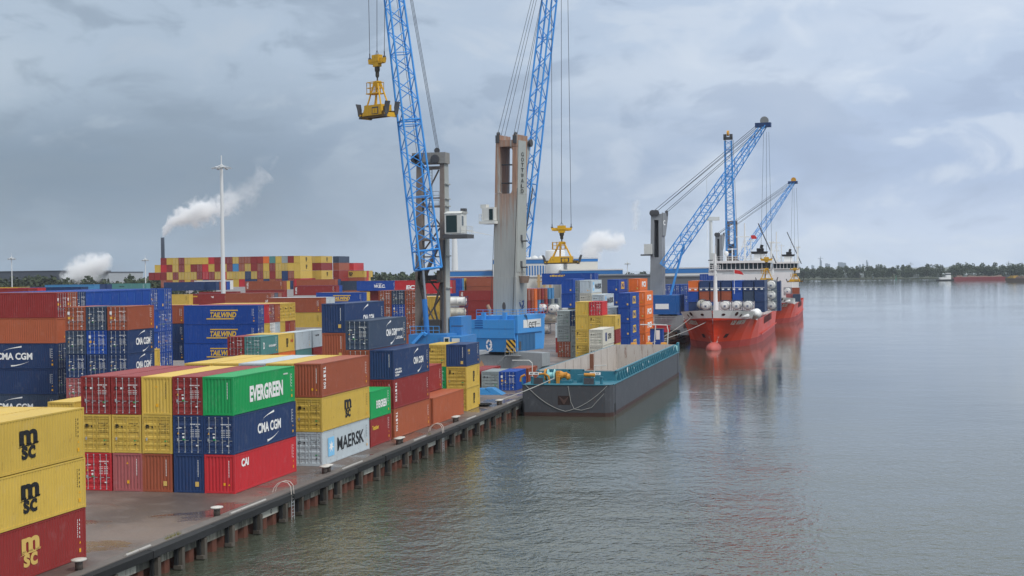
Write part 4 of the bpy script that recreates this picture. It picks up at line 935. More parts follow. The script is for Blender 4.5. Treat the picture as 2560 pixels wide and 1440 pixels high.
for k in range(3):
    rr_ = .95-.22*k; A = [(0, rr_*math.cos(t*.2618)*.9, rr_*math.sin(t*.2618)) for t in range(0, 9)]; m.strip(A, [(0, y*.88, z*.88) for _, y, z in A])
m.face([(0, .72, 0), (0, .84, 0), (0, .84, -1.0), (0, .78, -1.0)]); me = m.mesh('emblem', [black]); link('emblem', me, sg, loc=(x1+.552, -2.55, zs0+1.15))
q = P(1222, 862, -5.5); emblem(c2, frame(V((q.x, -5.42, q.z)), V((1, 0, 0)), V((0, 0, 1))), .85, white)
HZ = bpy.data.materials.new('hazard_stripes'); HZ.use_nodes = True; t = NT(HZ.node_tree); oc = t.new('ShaderNodeTexCoord').outputs['Object']; sz = t.new('ShaderNodeSeparateXYZ'); t.link(oc, sz.inputs[0])
fr_ = t.math('FRACT', t.math('MULTIPLY', t.math('ADD', t.math('ADD', sz.outputs[0], sz.outputs[1]), sz.outputs[2]), 1.15)); t.link(t.mix(t.math('GREATER_THAN', fr_, .5), (.72, .42, .04), (.015, .015, .015)), t.n['Principled BSDF'].inputs['Base Color'])
m = MB(); a, b = P(1266, 881, -5.55), P(1286, 850, -5.55); m.box((a.x, -5.56, a.z), (b.x+.12, -5.4, b.z)); m.build('hazard_panel', HZ, c2)
m = MB(); q = P(1217, 785, -3); m.tube((q.x, -2, z800), (q.x, -2, z800+1.6), .32, 8); m.tube((q.x, -2, z800+1.5), (q.x-.35, -2, z800+2.2), .3, 8); m.build('exhaust', rustst, c2)
# undercarriage
zc = z882-.12; m = MB(); m.box((x0-1.5, -4.5, 1.2), (x1-.8, 4, zc-.45)); m.lathe([(3.0, zc-.6), (3.0, zc+.15)], 24, 1, ((x0+x1)/2, 0, 0)); ch = m.build('chassis', [chas, dgrey], c2)
m = MB()
for i in range(5): m.lathe([(.3, -.45), (.85, -.45), (.85, .45), (.3, .45)], 16, 0, (x0-.5+i*2.1, -3.6, .85), (0, 1, 0))
m.build('wheel_set', dgrey, c2)
m = MB(); m.prism([(x1-.7, -5.4, 3.9), (x1-.7, -5.4, .9), (x1+3.2, -5.4, .6), (x1+4.6, -5.4, 1.7), (x1+4.6, -5.4, 3.7)], (0, 3.0, 0)); m.build('outrigger', chas, c2)
m = MB(); m.box((x1+4.7, -6.4, .02), (x1+9.0, -2.0, .45)); m.box((x1+4.9, -5.6, .45), (x1+7.5, -3.0, .95)); m.build('outrigger_pad', mat('pad_grey_blue', (.22, .27, .28), .6, dirt=.4), c2)
m = MB(); q = P(1262, 880, -6.2); rail(m, [(q.x, -6.1, zc-.3), (q.x+2.2, -6.1, zc-.3)], 1.1, .04, .8); m.box((q.x, -6.2, zc-.4), (q.x+2.4, -5.5, zc-.3))
for s in (-.4, .4): m.tube((q.x+.2, -6.0+s, zc-.35), (q.x-3.2, -6.0+s, .4), .07, 5)
for i in range(10): t = i/10; m.tube((q.x+.2-3.4*t, -6.4, zc-.35-(zc-.75)*t), (q.x+.2-3.4*t, -5.6, zc-.35-(zc-.75)*t), .05, 4)
m.build('access_stair', chas, c2)
m = MB(); q = P(1204, 912, -4.52); m.prism([(q.x-.75, -4.53, q.z-.6), (q.x+.75, -4.53, q.z-.6), (q.x, -4.53, q.z+.75)], (0, -.03, 0)); m.build('warning_triangle', mat('warning_peach', (.62, .34, .18), .5), c2)
A, B = f2.I @ at(1300, 640, 233), f2.I @ at(1404, -267, 233); sv = f2.I.to_3x3() @ (rh*math.cos(.5)-fh*math.sin(.5))
m = MB(); cc = lattice(m, A, B, 2.3, 1.6, 2.2, 1.5, sv, 30, .16, .07); m.build('boom', blue, c2)
m = MB(); m.tube(f2.I @ at(1332, 470, 231), f2.I @ at(1309, 620, 231), .1, 6); m.tube(f2.I @ at(1309, 620, 231), f2.I @ at(1310, 680, 231), .1, 6); m.build('cable_loop', dgrey, c2)
q = V(B); m = MB()
for k in (-1.2, 0, 1.2): m.lathe([(.7, -.1), (.85, -.08), (.7, 0), (.85, .08), (.7, .1)], 18, 0, q+V((k, 0, .3)), V((1, 0, 0)))
m.build('boom_head_sheave', dgrey, c2)
for u0, v0, u1, v1, dy in ((1244, 337, 1394, -262, .2), (1253, 338, 1398, -262, .2), (1262, 340, 1402, -262, .2), (1285, 334, 1408, -262, .2), (1290, 352, 1404, -262, D)): rope(c2, P(u0, v0, dy), f2.I @ at(u1, v1, 232), .035)
rope(c2, P(1293, 470, -.25), P(1282, 786, -.25), .05); rope(c2, P(1236, 560, -.3), P(1226, 786, -.3), .04)
spreader('between', at(1404, 560, 224), [at(1378, -262, 224), at(1403, -262, 224), at(1416, -262, 224)], rot=YAW-.12, s=.70, label='yellow container spreader hanging low over the pale containers before the white factory')
# ---- the two cranes by the ships and the one seen end on
def far_crane(label, u0, Z, tw_, mach, foot, tip, wheel, hoist, sc, nb, rot=-.15, sup=True):
    g = Fr(u0, Z, rot); o = g.empty('harbour_crane', label, 'crane', 'blue harbour cranes'); Q = g.P
    (ul, ur, vt, vb) = tw_; D = 3.2*sc
    m = MB(); a, b, c, d = Q(ul-2, vb), Q(ur+2, vb), Q(ul, vt), Q(ur, vt); hgt = c.z-a.z
    m.frust((a.x, 0), (b.x, D), a.z, (c.x+(a.x-c.x)*.5, 0), (d.x+(b.x-d.x)*.5, D), a.z+hgt*.5)
    w0, w1 = c.x+(a.x-c.x)*.5, d.x+(b.x-d.x)*.5; k = (w1-w0)*.28; z5, z9 = a.z+hgt*.5, a.z+hgt*.93
    m.frust((w0, 0), (w0+k, D), z5, (c.x, 0), (c.x+k, D), z9); m.frust((w1-k, 0), (w1, D), z5, (d.x-k, 0), (d.x, D), z9); m.box((w0+k, D*.7, z5), (w1-k, D*.72, z9), 1); m.box((c.x, 0, z9), (d.x, D, c.z)); m.build('tower', [mat('tower_blue_grey', (.24, .255, .27), .6, dirt=.35, nscale=.3), dgrey], o)
    m = MB(); m.prism([(d.x, .2, c.z+.3), (d.x, D*1.5, c.z+.2), (d.x, D*1.75, c.z-.9), (d.x, D*1.5, c.z-2.2), (d.x, D*.9, c.z-5.5), (d.x, .2, c.z-5.5)], (.25, 0, 0)); m.build('side_cheek', MATS['tower_blue_grey'], o)
    if Z < 400:
        m = MB(); A = [(.62*math.cos(.9+i*.42), .62*math.sin(.9+i*.42), 0) for i in range(12)]; m.strip([(x*.6, y*.6, 0) for x, y, _ in A], A); link('emblem', m.mesh('emblem', [white]), o, M=frame(V((d.x+.27, D*.6, c.z-2.2)), V((0, 1, 0)), V((0, 0, 1))) @ Matrix.Diagonal((2.2, 1, 1, 1)))
    m = MB()
    for x, y in ((c.x+.5, -.1), ((c.x+d.x)/2, -.1), (d.x+.1, D*1.5)): m.lathe([(.45, -.25), (.8, -.2), (.8, .2), (.45, .25)], 14, 0, (x, y, c.z+.2), (0, 1, 0) if y < 0 else (1, 0, 0))
    m.build('sheave', dgrey, o)
    u2, v2, u3, v3 = mach; m = MB(); a2, b2 = Q(u2, v3, -4), Q(u3, v2, -4); m.box((a2.x, -4, a2.z), (b2.x, 4.5, b2.z)); mh = m.build('machinery_house', blued, o)
    m = MB(); m.box((a2.x+1, -4.05, a2.z+1.3), (a2.x+(b2.x-a2.x)*.7, -4, a2.z+2.6)); m.build('sign_plate', white, mh)
    m = MB(); m.box((a2.x+.5, -3, 1.2), (b2.x+1.5, 3, a2.z-.4)); m.lathe([(2.4, a2.z-.5), (2.4, a2.z)], 16, 1, ((a2.x+b2.x)/2, 0, 0))
    for x in (a2.x-1.5, b2.x+1): m.box((x, -4.5, 0), (x+2.2, 4.5, 1.5))
    rail(m, [(a2.x, -4.2, a2.z-1.6), (b2.x, -4.2, a2.z-1.6)], 1.1, .06, 1.2); m.build('chassis', [chas, dgrey], o)
    m = MB(); q = Q(ul-4, vt+(vb-vt)*.42); m.box((q.x-1.2, -.5, q.z-.9), (q.x+.8, 2, q.z+1.6)); m.box((q.x-2, -1, q.z-1.3), (q.x+1, 2.2, q.z-.95), 1); m.build('cab', [cabw, dgrey], o)
    A, B = g.I @ at(*foot), g.I @ at(*tip); m = MB(); ax = (B-A).normalized(); sv = ax.cross(V((0, 0, 1))); sv = (sv*math.cos(.35)+V((0, 0, 1))*math.sin(.35))
    C = A+(B-A)*.62
    lattice(m, A, C, 2.2*sc, 2.2*sc, 2.6*sc, 2.3*sc, sv, int(nb*.62), .15*sc, .075*sc); lattice(m, C, B, 2.2*sc, 1.2*sc, 2.3*sc, 1.0*sc, sv, int(nb*.42), .14*sc, .07*sc); m.build('boom', mat('far_boom_blue', (.065, .30, .70), .45, dirt=.2), o)
    m = MB(); m.tube(A+ax*8+V((0, 0, -.8)), (A.x+(B.x-A.x)*.02, -1, a2.z+(b2.z-a2.z)*.5), .3*sc, 8); m.build('luffing_cylinder', blue, o)
    m = MB(); m.lathe([(.2, -.1), (1.05*sc, -.12), (1.05*sc, .12), (.2, .1)], 18, 0, B+V((0, 0, 1.0*sc)), (0, 1, 0)); m.build('boom_head_wheel', wheel, o)
    m = MB(); m.box(tuple(B-V((2.2, .7, .6))*sc), tuple(B+V((1.6, .7, .5))*sc)); m.build('boom_head', mat('boom_head_dark', (.02, .05, .14), .5), o)
    for k, (x, y) in enumerate(((c.x+.5, -.1), (c.x+1.5, -.1), ((c.x+d.x)/2, .2), (d.x, D), (d.x+.2, D*1.5))): rope(o, (x, y, c.z+.5), B+V((-1.5*sc, 0, .3-.5*k)), .06)
    return g, o, B
g3, c3, B3 = far_crane('grey-towered harbour crane with its long blue boom reaching over the nearer red ship', 1640, 360, (1627, 1654, 535, 752), (1629, 738, 1690, 786), (1664, 668, 358), (1911, 312, 352), mat('pale_wheel', (.22, .23, .23), .6), None, 1.0, 30, rot=-.12)
g4, c4, B4 = far_crane('small distant harbour crane behind the ships, thin blue boom with an orange wheel', 1797, 560, (1788, 1803, 588, 720), (1788, 715, 1826, 742), (1822, 690, 560), (1984, 456, 556), mat('orange_wheel', (.62, .30, .03), .5), None, .95, 26, rot=-.12)
g5 = Fr(1826, 480, -.1); c5 = g5.empty('harbour_crane', 'harbour crane seen end on, its lattice boom standing upright behind the white bridge', 'crane', 'blue harbour cranes')
Q = g5.P; m = MB(); lattice(m, Q(1828, 640, -2), Q(1820, 352, -9), 3.0, 2.1, 2.2, 1.4, (1, 0, 0), 26, .16, .08); m.build('boom', mat('far_boom_blue', (.065, .30, .70)), c5)
m = MB(); a, b = Q(1815, 640), Q(1840, 552); t3 = (b.x-a.x)*.26
m.box((a.x, 0, a.z), (a.x+t3, 2.5, b.z)); m.box((b.x-t3, 0, a.z), (b.x, 2.5, b.z)); m.box((a.x, .2, b.z-1.2), (b.x, 2.7, b.z)); m.box((a.x+t3, 1.4, a.z), (b.x-t3, 1.6, a.z+4)); m.box((a.x, 0, 4), (b.x, 2.5, a.z)); m.build('tower', towb, c5)
m = MB(); a, b = Q(1809, 350, -9), Q(1831, 335, -9); m.box((a.x, -9.5, a.z), (b.x, -8.5, a.z+.9)); m.box((a.x, -9.5, a.z), (a.x+.9, -8.5, b.z)); m.box((b.x-.9, -9.5, a.z), (b.x, -8.5, b.z)); m.build('boom_head', dgrey, c5)
m = MB(); m.lathe([(.2, -.3), (.9, -.3), (.9, .3), (.2, .3)], 12, 0, ((a.x+b.x)/2, -9, b.z+.3), (1, 0, 0)); m.build('boom_head_wheel', MATS['orange_wheel'], c5)
m = MB(); m.box((-6, -4, 4), (6, 5, 9)); m.build('machinery_house', blued, c5)
m = MB(); m.box((-6, -4, 0), (6, 5, 3.9)); m.build('chassis', chas, c5)
for u0, u1 in ((1811, 1814), (1814, 1818), (1830, 1837), (1833, 1841)): rope(c5, Q(u0, 350, -8.5), Q(u1, 560, -.2), .06)
# ------------------------------------------------------------------ the empty barge
hullg = mat('barge_hull_grey', (.060, .064, .073), .55, dirt=.5, rust=.12, nscale=.25); teal = mat('barge_teal', (.028, .150, .205), .5, dirt=.25, rust=.1); hold = mat('barge_hold_grey', (.40, .37, .34), .7, dirt=.5, rust=.9, nscale=.35, rz=.10)
boot = mat('barge_bottom_brown', (.055, .028, .022), .6, dirt=.4); orange = mat('winch_orange', (.50, .22, .03), .5, dirt=.25, rust=.15); ltteal = mat('pale_teal', (.30, .58, .58), .5, dirt=.1)
bx0, bx1, by0, by1 = -40.62, -29.1, 176.8, 254.0
barge = empty('cargo_barge', (bx0, by0, -2), 'empty grey cargo barge with teal gunwale and rusty open hold moored at the quay', 'barge'); barge.location = (0, 0, 0)
zd = 1.98
m = MB(); r0 = .9
ring = [(bx0+.3, by0), (bx1-r0, by0), (bx1-r0*.4, by0+r0*.25), (bx1, by0+r0), (bx1, by1-6), (bx1-1.2, by1-2), (bx1-3, by1), (bx0+3, by1), (bx0+1, by1-3), (bx0, by1-6), (bx0, by0+.4)]
n = len(ring); k0 = len(m.v)
def ringat(z, ins=0): return [(x+(ins if x < -35 else -ins), y+(ins if y < 200 else -ins), z) for x, y in ring]
rows_ = [ringat(zd), ringat(-1.5), ringat(-2.3, .0), ringat(-3.6, .6)]
for q, (A, Bq) in enumerate(zip(rows_, rows_[1:])): m.strip(Bq+[Bq[0]], A+[A[0]], 0 if q == 0 else 1)
m.face([(bx0+.1, by0, zd), (bx1-.3, by0, zd), (bx1, by0+1, zd), (bx1, by0+7.0, zd), (bx0, by0+7.0, zd)], 2); m.face([(bx0, by1-7, zd), (bx1, by1-7, zd), (bx1-1.2, by1-2, zd), (bx1-3, by1, zd), (bx0+3, by1, zd), (bx0, by1-6, zd)], 2)
hx0, hx1, hy0, hy1 = bx0+.75, bx1-.75, by0+7.0, by1-7.0
m.face([(bx0, hy0, zd), (hx0, hy0, zd), (hx0, hy1, zd), (bx0, hy1, zd)], 2); m.face([(hx1, hy0, zd), (bx1, hy0, zd), (bx1, hy1, zd), (hx1, hy1, zd)], 2)
hull = m.build('hull', [hullg, boot, teal], barge)
m = MB(); m.tube((bx1+.03, by0+.9, zd-.02), (bx1+.03, by1-6, zd-.02), .09, 6); m.tube((bx0+.3, by0-.03, zd-.02), (bx1-.9, by0-.03, zd-.02), .07, 6); m.build('rubbing_strake', teal, barge)
zc_ = 3.2
m = MB()
for xa, xb in ((hx0-.06, hx0), (hx1, hx1+.06)): m.box((xa, hy0, zd), (xb, hy1, zc_))
m.box((hx0, hy0-.06, zd), (hx1, hy0, zc_)); m.box((hx0, hy1, zd), (hx1, hy1+.06, zc_))
m.box((hx0-.32, hy0-.3, zc_), (hx0-.02, hy1+.3, zc_+.1)); m.box((hx1+.02, hy0-.3, zc_), (hx1+.36, hy1+.3, zc_+.1)); m.build('coaming', teal, barge)
m = MB(); y = hy0+.8
while y < hy1:
    m = MB(); m.prism([(hx1+.06, y, zd), (hx1+.70, y, zd), (hx1+.36, y, zc_)], (0, .30, 0)); m.build('coaming_bracket', teal, barge); y += 2.05
m = MB(); m.face([(hx1+.075, hy0, zd+.08), (hx1+.075, hy1, zd+.08), (hx1+.075, hy1, zc_-.08), (hx1+.075, hy0, zc_-.08)]); m.build('coaming_panel', mat('barge_teal_light', (.075, .27, .33), .5, dirt=.3), barge)
m = MB(); zf = -1.6; P4 = [(hx0+.02, hy0+.02), (hx1-.02, hy0+.02), (hx1-.02, hy1-.02), (hx0+.02, hy1-.02)]
for (xa, ya), (xb, yb) in zip(P4, P4[1:]+P4[:1]): m.face([(xa, ya, zf), (xb, yb, zf), (xb, yb, zc_+.12), (xa, ya, zc_+.12)])
m.face([(x, y, zf) for x, y in P4]); m.box((hx0+.02, hy0+4, .7), (hx0+.5, hy1-26, .95), 1); m.box((hx0+.03, hy0+3, zf), (hx0+.45, hy0+3.3, zc_), 0); m.box((hx0+.03, hy1-26, zf), (hx0+.6, hy1-25.6, zc_), 1)
for q in range(9): m.box((hx0+.03, hy0+5.5+q*6, zf), (hx0+.1, hy0+5.62+q*6, zc_))
m.build('cargo_hold', [hold, mat('hold_rust', (.17, .075, .045), .8, dirt=.3)], barge)
for u0, u1 in ((1330, 1356), (1455, 1483)):
    m = MB(); xa, xb = gx(u0, by0), gx(u1, by0); m.box((xa, by0-.02, zd), (xb, by0+.14, zd+.85)); m.build('bulwark', hullg, barge)
m = MB()
for u in (1302, 1330, 1356, 1455, 1483): m.box((gx(u, by0)-.06, by0-.03, zd), (gx(u, by0)+.06, by0+.15, zd+.86))
m.build('bulwark_edge', teal, barge)
def bp(u, v, Y): d = CR*((u-1280)/F)+CU*((720-v)/F)+CF; return V((0, 0, EYE))+d*(Y/d.y)
m = MB(); a, b = bp(1374, 945, by0+4.5), bp(1460, 925, by0+4.5); m.box((a.x, by0+4.4, b.z-.14), (b.x, by0+4.7, b.z+.1))
for u in (1374, 1424, 1459): q = bp(u, 940, by0+4.5); m.box((q.x-.1, by0+4.4, zd), (q.x+.1, by0+4.7, b.z))
m.build('wash_frame', teal, barge)
xw = gx(1403, by0+3)
m = MB(); m.lathe([(.75, 0), (.8, .12), (.38, .16), (.38, .85), (.8, .9), (.75, 1.0)], 16, 0, (xw-1.9, by0+3, zd+.95), (1, 0, 0)); m.build('drum', ltteal, barge)
m = MB(); m.lathe([(.8, 0), (.85, .1), (.8, .2)], 16, 0, (xw-2.25, by0+3, zd+.95), (1, 0, 0)); m.box((xw-.75, by0+2.5, zd), (xw-.25, by0+3.5, zd+1.5)); m.lathe([(.5, 0), (.55, .5), (.35, .9), (.4, 1.3)], 14, 0, (xw-.7, by0+3, zd+1.0), (1, 0, 0)); m.lathe([(.3, 0), (.45, .2), (.3, .5)], 12, 0, (xw+.5, by0+3, zd+.8), (1, 0, 0)); m.box((xw-.6, by0+2.0, zd-.1), (xw-.2, by0+2.5, zd+.9)); m.build('winch', orange, barge)
m = MB(); m.box((xw-2.4, by0+2.3, zd), (xw+1.3, by0+3.7, zd+.35)); m.box((xw+1.8, by0+3.4, zd), (xw+3.6, by0+4.2, zd+1.0)); m.lathe([(.18, 0), (.18, .75), (.26, .8), (.26, .9)], 10, 0, (xw-2.7, by0+1.2, zd)); m.lathe([(.18, 0), (.18, .75), (.26, .8), (.26, .9)], 10, 0, (bx1-1.6, by0+1.6, zd)); m.lathe([(.18, 0), (.18, .75), (.26, .8), (.26, .9)], 10, 0, (bx0+1.0, by0+1.6, zd)); m.build('deck_fitting', teal, barge)
m = MB(); q = gx(1362, by0+2.2); m.poly([(q-.9, by0+2.2, zd+1.15), (q-.2, by0+2.2, zd+1.2), (q+.3, by0+2.2, zd+.95), (q+.45, by0+2.2, zd+.4), (q+.4, by0+2.2, zd)], .13, 8); q = gx(1473, by0+3); m.poly([(q-.8, by0+3, zd+1.05), (q+.6, by0+3, zd+1.0)], .22, 8); q = gx(1300, by0+1); m.poly([(q-.1, by0+1, zd+.3), (q, by0+1, zd+.9), (q+.5, by0+1, zd+1.15)], .14, 8); m.build('vent_pipe', orange, barge)
for (u0, u1, s) in ((1320, 1352, 'TERWEEL-7'), (1472, 1499, '0223-N')):
    a = gx(u0, hy0-3); b = gx(u1, hy0-3); m = MB(); m.box((a, by0+3.9, zd+.95), (b, by0+3.95, zd+1.3)); q = m.build('name_board', white, barge); m = MB(); n_ = len(s)
    for i in range(n_):
        if i % 4 != 3: xx = a+(b-a)*(.1+.8*i/n_); m.face([(xx, by0+3.88, zd+1.03), (xx+(b-a)*.055, by0+3.88, zd+1.03), (xx+(b-a)*.055, by0+3.88, zd+1.22), (xx, by0+3.88, zd+1.22)])
    m.build('lettering', black, q)
m = MB(); q = gx(1328, by0+1.5); m.poly([(q, by0+1.5, zd), (q, by0+1.5, zd+2.6), (q-.4, by0+1.5, zd+2.95), (q-2.6, by0+1.5, zd+2.95)], .06, 6); q = gx(1483, by0+3); m.poly([(q, by0+3, zd), (q, by0+3, zd+2.2), (q+1.6, by0+3, zd+2.25)], .055, 6); m.build('davit', mat('pale_davit', (.6, .6, .57), .5, dirt=.2), barge)
m = MB(); xa, xb, za, zb2 = gx(1391, by0), gx(1421, by0), -.55, .6; m.box((xa, by0-.012, za), (xb, by0+.2, zb2)); m.prism([(xa+.1, by0-.05, zb2-.05), ((xa+xb)/2, by0-.05, zb2-.55), (xb-.1, by0-.05, zb2-.05), ((xa+xb)/2+.08, by0-.05, za+.1), ((xa+xb)/2-.08, by0-.05, za+.1)], (0, .03, 0), 1); m.build('anchor_pocket', [mat('anchor_pocket_dark', (.03, .018, .016), .8), mat('anchor_brown', (.075, .045, .038), .7)], barge)
m = MB()
for yy in (192, 198, 207, 213, 226, 233, 244): m.box((hx1+.3, yy, zd+.25), (hx1+.34, yy+.55, zd+.25+(.9 if yy in (192, 226, 244) else .45)))
m.build('fitting_plate', white, barge)
m = MB()
for y in (by0+2.2, by1-8.2): m.box((bx1-.02, y, -1.9), (bx1+.03, y+.12, zd)); 
m.box((bx1-.02, by0+1.6, -1.6), (bx1+.03, by0+2.6, -.5)); m.build('draught_slot', mat('slot_black', (.02, .02, .022), .7), barge)
xq = gx(1560, by1-3); m = MB()
for u in (1583, 1622, 1658): q = gx(u, by1-3.5); m.lathe([(.55, -.5), (.62, 0), (.55, .5)], 12, 0, (q, by1-3.5, zd+.95), (1, 0, 0)); m.box((q-.7, by1-4.2, zd), (q+.7, by1-2.8, zd+.5))
m.build('stern_winch', orange, barge)
m = MB(); q = gx(1635, by1-3); m.poly([(q-2.5, by1-3, zd+4.6), (q+.2, by1-3, zd+4.6), (q-.1, by1-3, zd+.5)], .10, 6); m.poly([(q+.2, by1-3, zd+4.6), (q+2.2, by1-3, zd+4.5), (q+2.4, by1-3, zd+3.5), (q+2.2, by1-3, zd+.4)], .09, 6); m.build('mast', mat('pale_davit', (.6, .6, .57)), barge)
m = MB(); m.box((bx1-1.6, by1-6.5, zd), (bx1-.4, by1-3.0, zd+1.0)); m.box((bx1-.6, by1-4.5, zd), (bx1-.3, by1-2.6, zd+1.5), 1); m.build('corner_bollard_plate', [ltteal, teal], barge)
ropl = mat('pale_mooring_rope', (.34, .34, .32), .7, var=.1, dirt=.3)
def line(name, pts, r, label=None, parent=None):
    m = MB(); m.poly(pts, r, 6); o = m.build(name, ropl, parent)
    if label: tag(o, label, 'rope', 'mooring lines')
    return o
def sag(a, b, s, n=14): a, b = V(a), V(b); return [a+(b-a)*(i/n)-V((0, 0, s*4*(i/n)*(1-i/n))) for i in range(n+1)]
line('mooring_line', sag((gx(1383, by0+1), by0+1.2, zd+.75), (-42.0, 171.0, .55), .12), .055, 'pale mooring line running from the barge winch down to the quay bollard')
line('draped_rope', sag((gx(1310, by0), by0-.06, zd), (gx(1410, by0), by0-.08, -1.35), .55)+sag((gx(1410, by0), by0-.08, -1.35), (gx(1515, by0), by0-.06, zd-.1), .55), .034, None, barge)
line('draped_rope', [(gx(1417, by0), by0-.06, zd-.15), (gx(1424, by0), by0-.07, -.2), (gx(1432, by0), by0-.07, -1.05), (gx(1450, by0), by0-.07, -1.2), (gx(1475, by0), by0-.07, -.85), (gx(1507, by0), by0-.06, .9)], .032, None, barge)
# ------------------------------------------------------------------ the two red feeder ships
shipr = mat('ship_red', (.60, .048, .013), .42, var=.06, dirt=.15, rust=.06, nscale=.12); bootr = mat('ship_boot_red', (.34, .045, .035), .55, dirt=.2, rust=.05, nscale=.2); shipw = mat('ship_white', (.74, .74, .73), .45, dirt=.12, rust=.08, nscale=.25); deckr = mat('ship_deck_maroon', (.16, .03, .03), .6, dirt=.3)
def ship(xc, y0, Ls, B, label, name_txt, bow=True, sup_y=84, sc=1.0, grp='red feeder ships'):
    o = empty('container_ship', (xc, y0, -2), label, 'ship', grp); hb = B/2
    st = [(0, .15, .02, 8.9), (.8, 2.2, .12, 8.85), (2.2, 4.3, .35, 8.75), (4.5, 6.3, 1.1, 8.6), (8, 7.7, 2.7, 8.4), (13, 8.5, 4.7, 8.2), (19, 8.7, 6.5, 8.0), (20, 8.7, 6.7, 6.2), (28, 8.75, 7.9, 6.1), (40, 8.75, 8.6, 6.1), (75, 8.75, 8.7, 6.1), (100, 8.75, 8.6, 6.1), (112, 8.6, 7.9, 6.1), (118, 8.3, 6.5, 6.1)]
    zs = [1.0, .80, .80, .45, .32, .0, -.18]
    def ringp(y, d, wl, zt):
        P = []
        for q, zf in enumerate((zt, zt-1.75 if y < 19.5 else zt-.3, 4.6, 3.3, 1.6, 0, -1.6)):
            t = max(0, zf/zt); hw_ = wl+(d-wl)*max(0, t)**1.25 if zf >= 0 else wl*.9; P.append((hw_, y+(0 if y > 12 else (1-t)*3.0*(1-y/12)), zf))
        return P
    m = MB(); R = [ringp(y*Ls/118, d*hb/8.75, wl*hb/8.75, zt) for y, d, wl, zt in st]
    for a, b in zip(R, R[1:]):
        for q in range(6):
            mi = (1 if a[0][1] < 19.2*Ls/118 else 0) if q == 0 else (2 if q >= 4 else 0)
            for s in (-1, 1):
                p = [(s*a[q][0], a[q][1], a[q][2]), (s*b[q][0], b[q][1], b[q][2]), (s*b[q+1][0], b[q+1][1], b[q+1][2]), (s*a[q+1][0], a[q+1][1], a[q+1][2])]
                m.face(p if s < 0 else p[::-1], mi)
    A = R[-1]; m.face([(A[q][0], A[q][1], A[q][2]) for q in range(7)]+[(-A[q][0], A[q][1], A[q][2]) for q in range(6, -1, -1)], 0)
    hull = m.build('hull', [shipr, shipw, bootr], o, True)
    for p in hull.data.polygons: p.use_smooth = True
    m = MB()
    for a, b in zip(R, R[1:]):
        z = 6.6 if a[0][1] < 19.5*Ls/118 else 5.2
        if a[0][1] < 90: m.face([(-a[0][0]*.93, a[0][1]+.25, z), (a[0][0]*.93, a[0][1]+.25, z), (b[0][0]*.93, b[0][1]+.25, z), (-b[0][0]*.93, b[0][1]+.25, z)])
    m.build('deck', deckr, o)
    m = MB(); m.lathe([(.05, -5.2), (.7, -4.9), (1.25, -4.1), (1.5, -3.0), (1.55, 0), (1.3, 6)], 18, 0, (0, 2.6, .15), (0, 1, 0)); m.build('bulbous_bow', mat('bulb_pink_red', (.42, .10, .085), .55, dirt=.25), o, True)
    def hullp(u_frac, z):                 # point and frame on the starboard / port bow surface: u_frac 0 stem .. 1 at 20 m
        y = u_frac; 
        for (a, b) in zip(R, R[1:]):
            if a[0][1] <= y <= b[0][1]:
                t = (y-a[0][1])/(b[0][1]-a[0][1]+1e-6); A2 = [tuple(a[q][i]+(b[q][i]-a[q][i])*t for i in range(3)) for q in range(7)]
                for q in range(6):
                    if A2[q][2] >= z >= A2[q+1][2]:
                        k = (A2[q][2]-z)/(A2[q][2]-A2[q+1][2]+1e-6); return V(tuple(A2[q][i]+(A2[q+1][i]-A2[q][i])*k for i in range(3)))
        return V((hb, y, z))
    def on_bow(s, y, z):                  # frame lying on the flared plating
        p = hullp(y, z); py = hullp(y+.5, z); pz = hullp(y, z+.4)
        t1, t2 = (py-p).normalized(), (pz-p).normalized(); nrm = t1.cross(t2) if True else None
        p = V((s*p.x, p.y, p.z)); t1 = V((s*t1.x, t1.y, t1.z)); t2 = V((s*t2.x, t2.y, t2.z))
        xd = t1 if s > 0 else -t1; upd = (t2-xd*xd.dot(t2)).normalized(); n3 = xd.cross(upd); 
        return p, xd, upd, n3
    if bow:
        for s in (1, -1):                 # the name, letter by letter along the plating
            wtot = 6.4; n = len(name_txt)
            for i, ch in enumerate(name_txt):
                if ch == ' ': continue
                # arc position from the stem
                d = 4.2+(i+.5)*wtot/n if s > 0 else 4.2+(n-i-.5)*wtot/n
                y = .4; acc = 0; last = hullp(y, 6.0)
                while acc < d and y < 19: y += .1; q = hullp(y, 6.0); acc += (q-last).length; last = q
                p, xd, upd, n3 = on_bow(s, y, 6.0); put_text(o, ch, frame(p+n3*.05, xd, upd), wtot/n*.9, 1.2, mat('ship_lettering', (.80, .78, .70), .5, dirt=0, var=.02), .05, .15)
        m = MB()
        for s in (1, -1):
            for y, z, w0, h0 in ((1.1, 7.9, .5, .3), (3.6, 8.0, .5, .55), (5.2, 7.6, .4, .4)):
                p, xd, upd, n3 = on_bow(s, y, z); Mf = frame(p+n3*.03, xd, upd); m.prism([Mf @ V((math.cos(t*.785)*w0, math.sin(t*.785)*h0, 0)) for t in range(8)], n3*.03)
            p, xd, upd, n3 = on_bow(s, 4.5, 3.0); Mf = frame(p+n3*.04, xd, upd); m.prism([Mf @ V(q) for q in ((-.9, -.5, 0), (.5, -.5, 0), (.9, .5, 0), (-.5, .5, 0))], n3*.04)
        m.build('hawse_pipe', mat('hawse_dark', (.05, .012, .010), .7), o)
        m = MB()
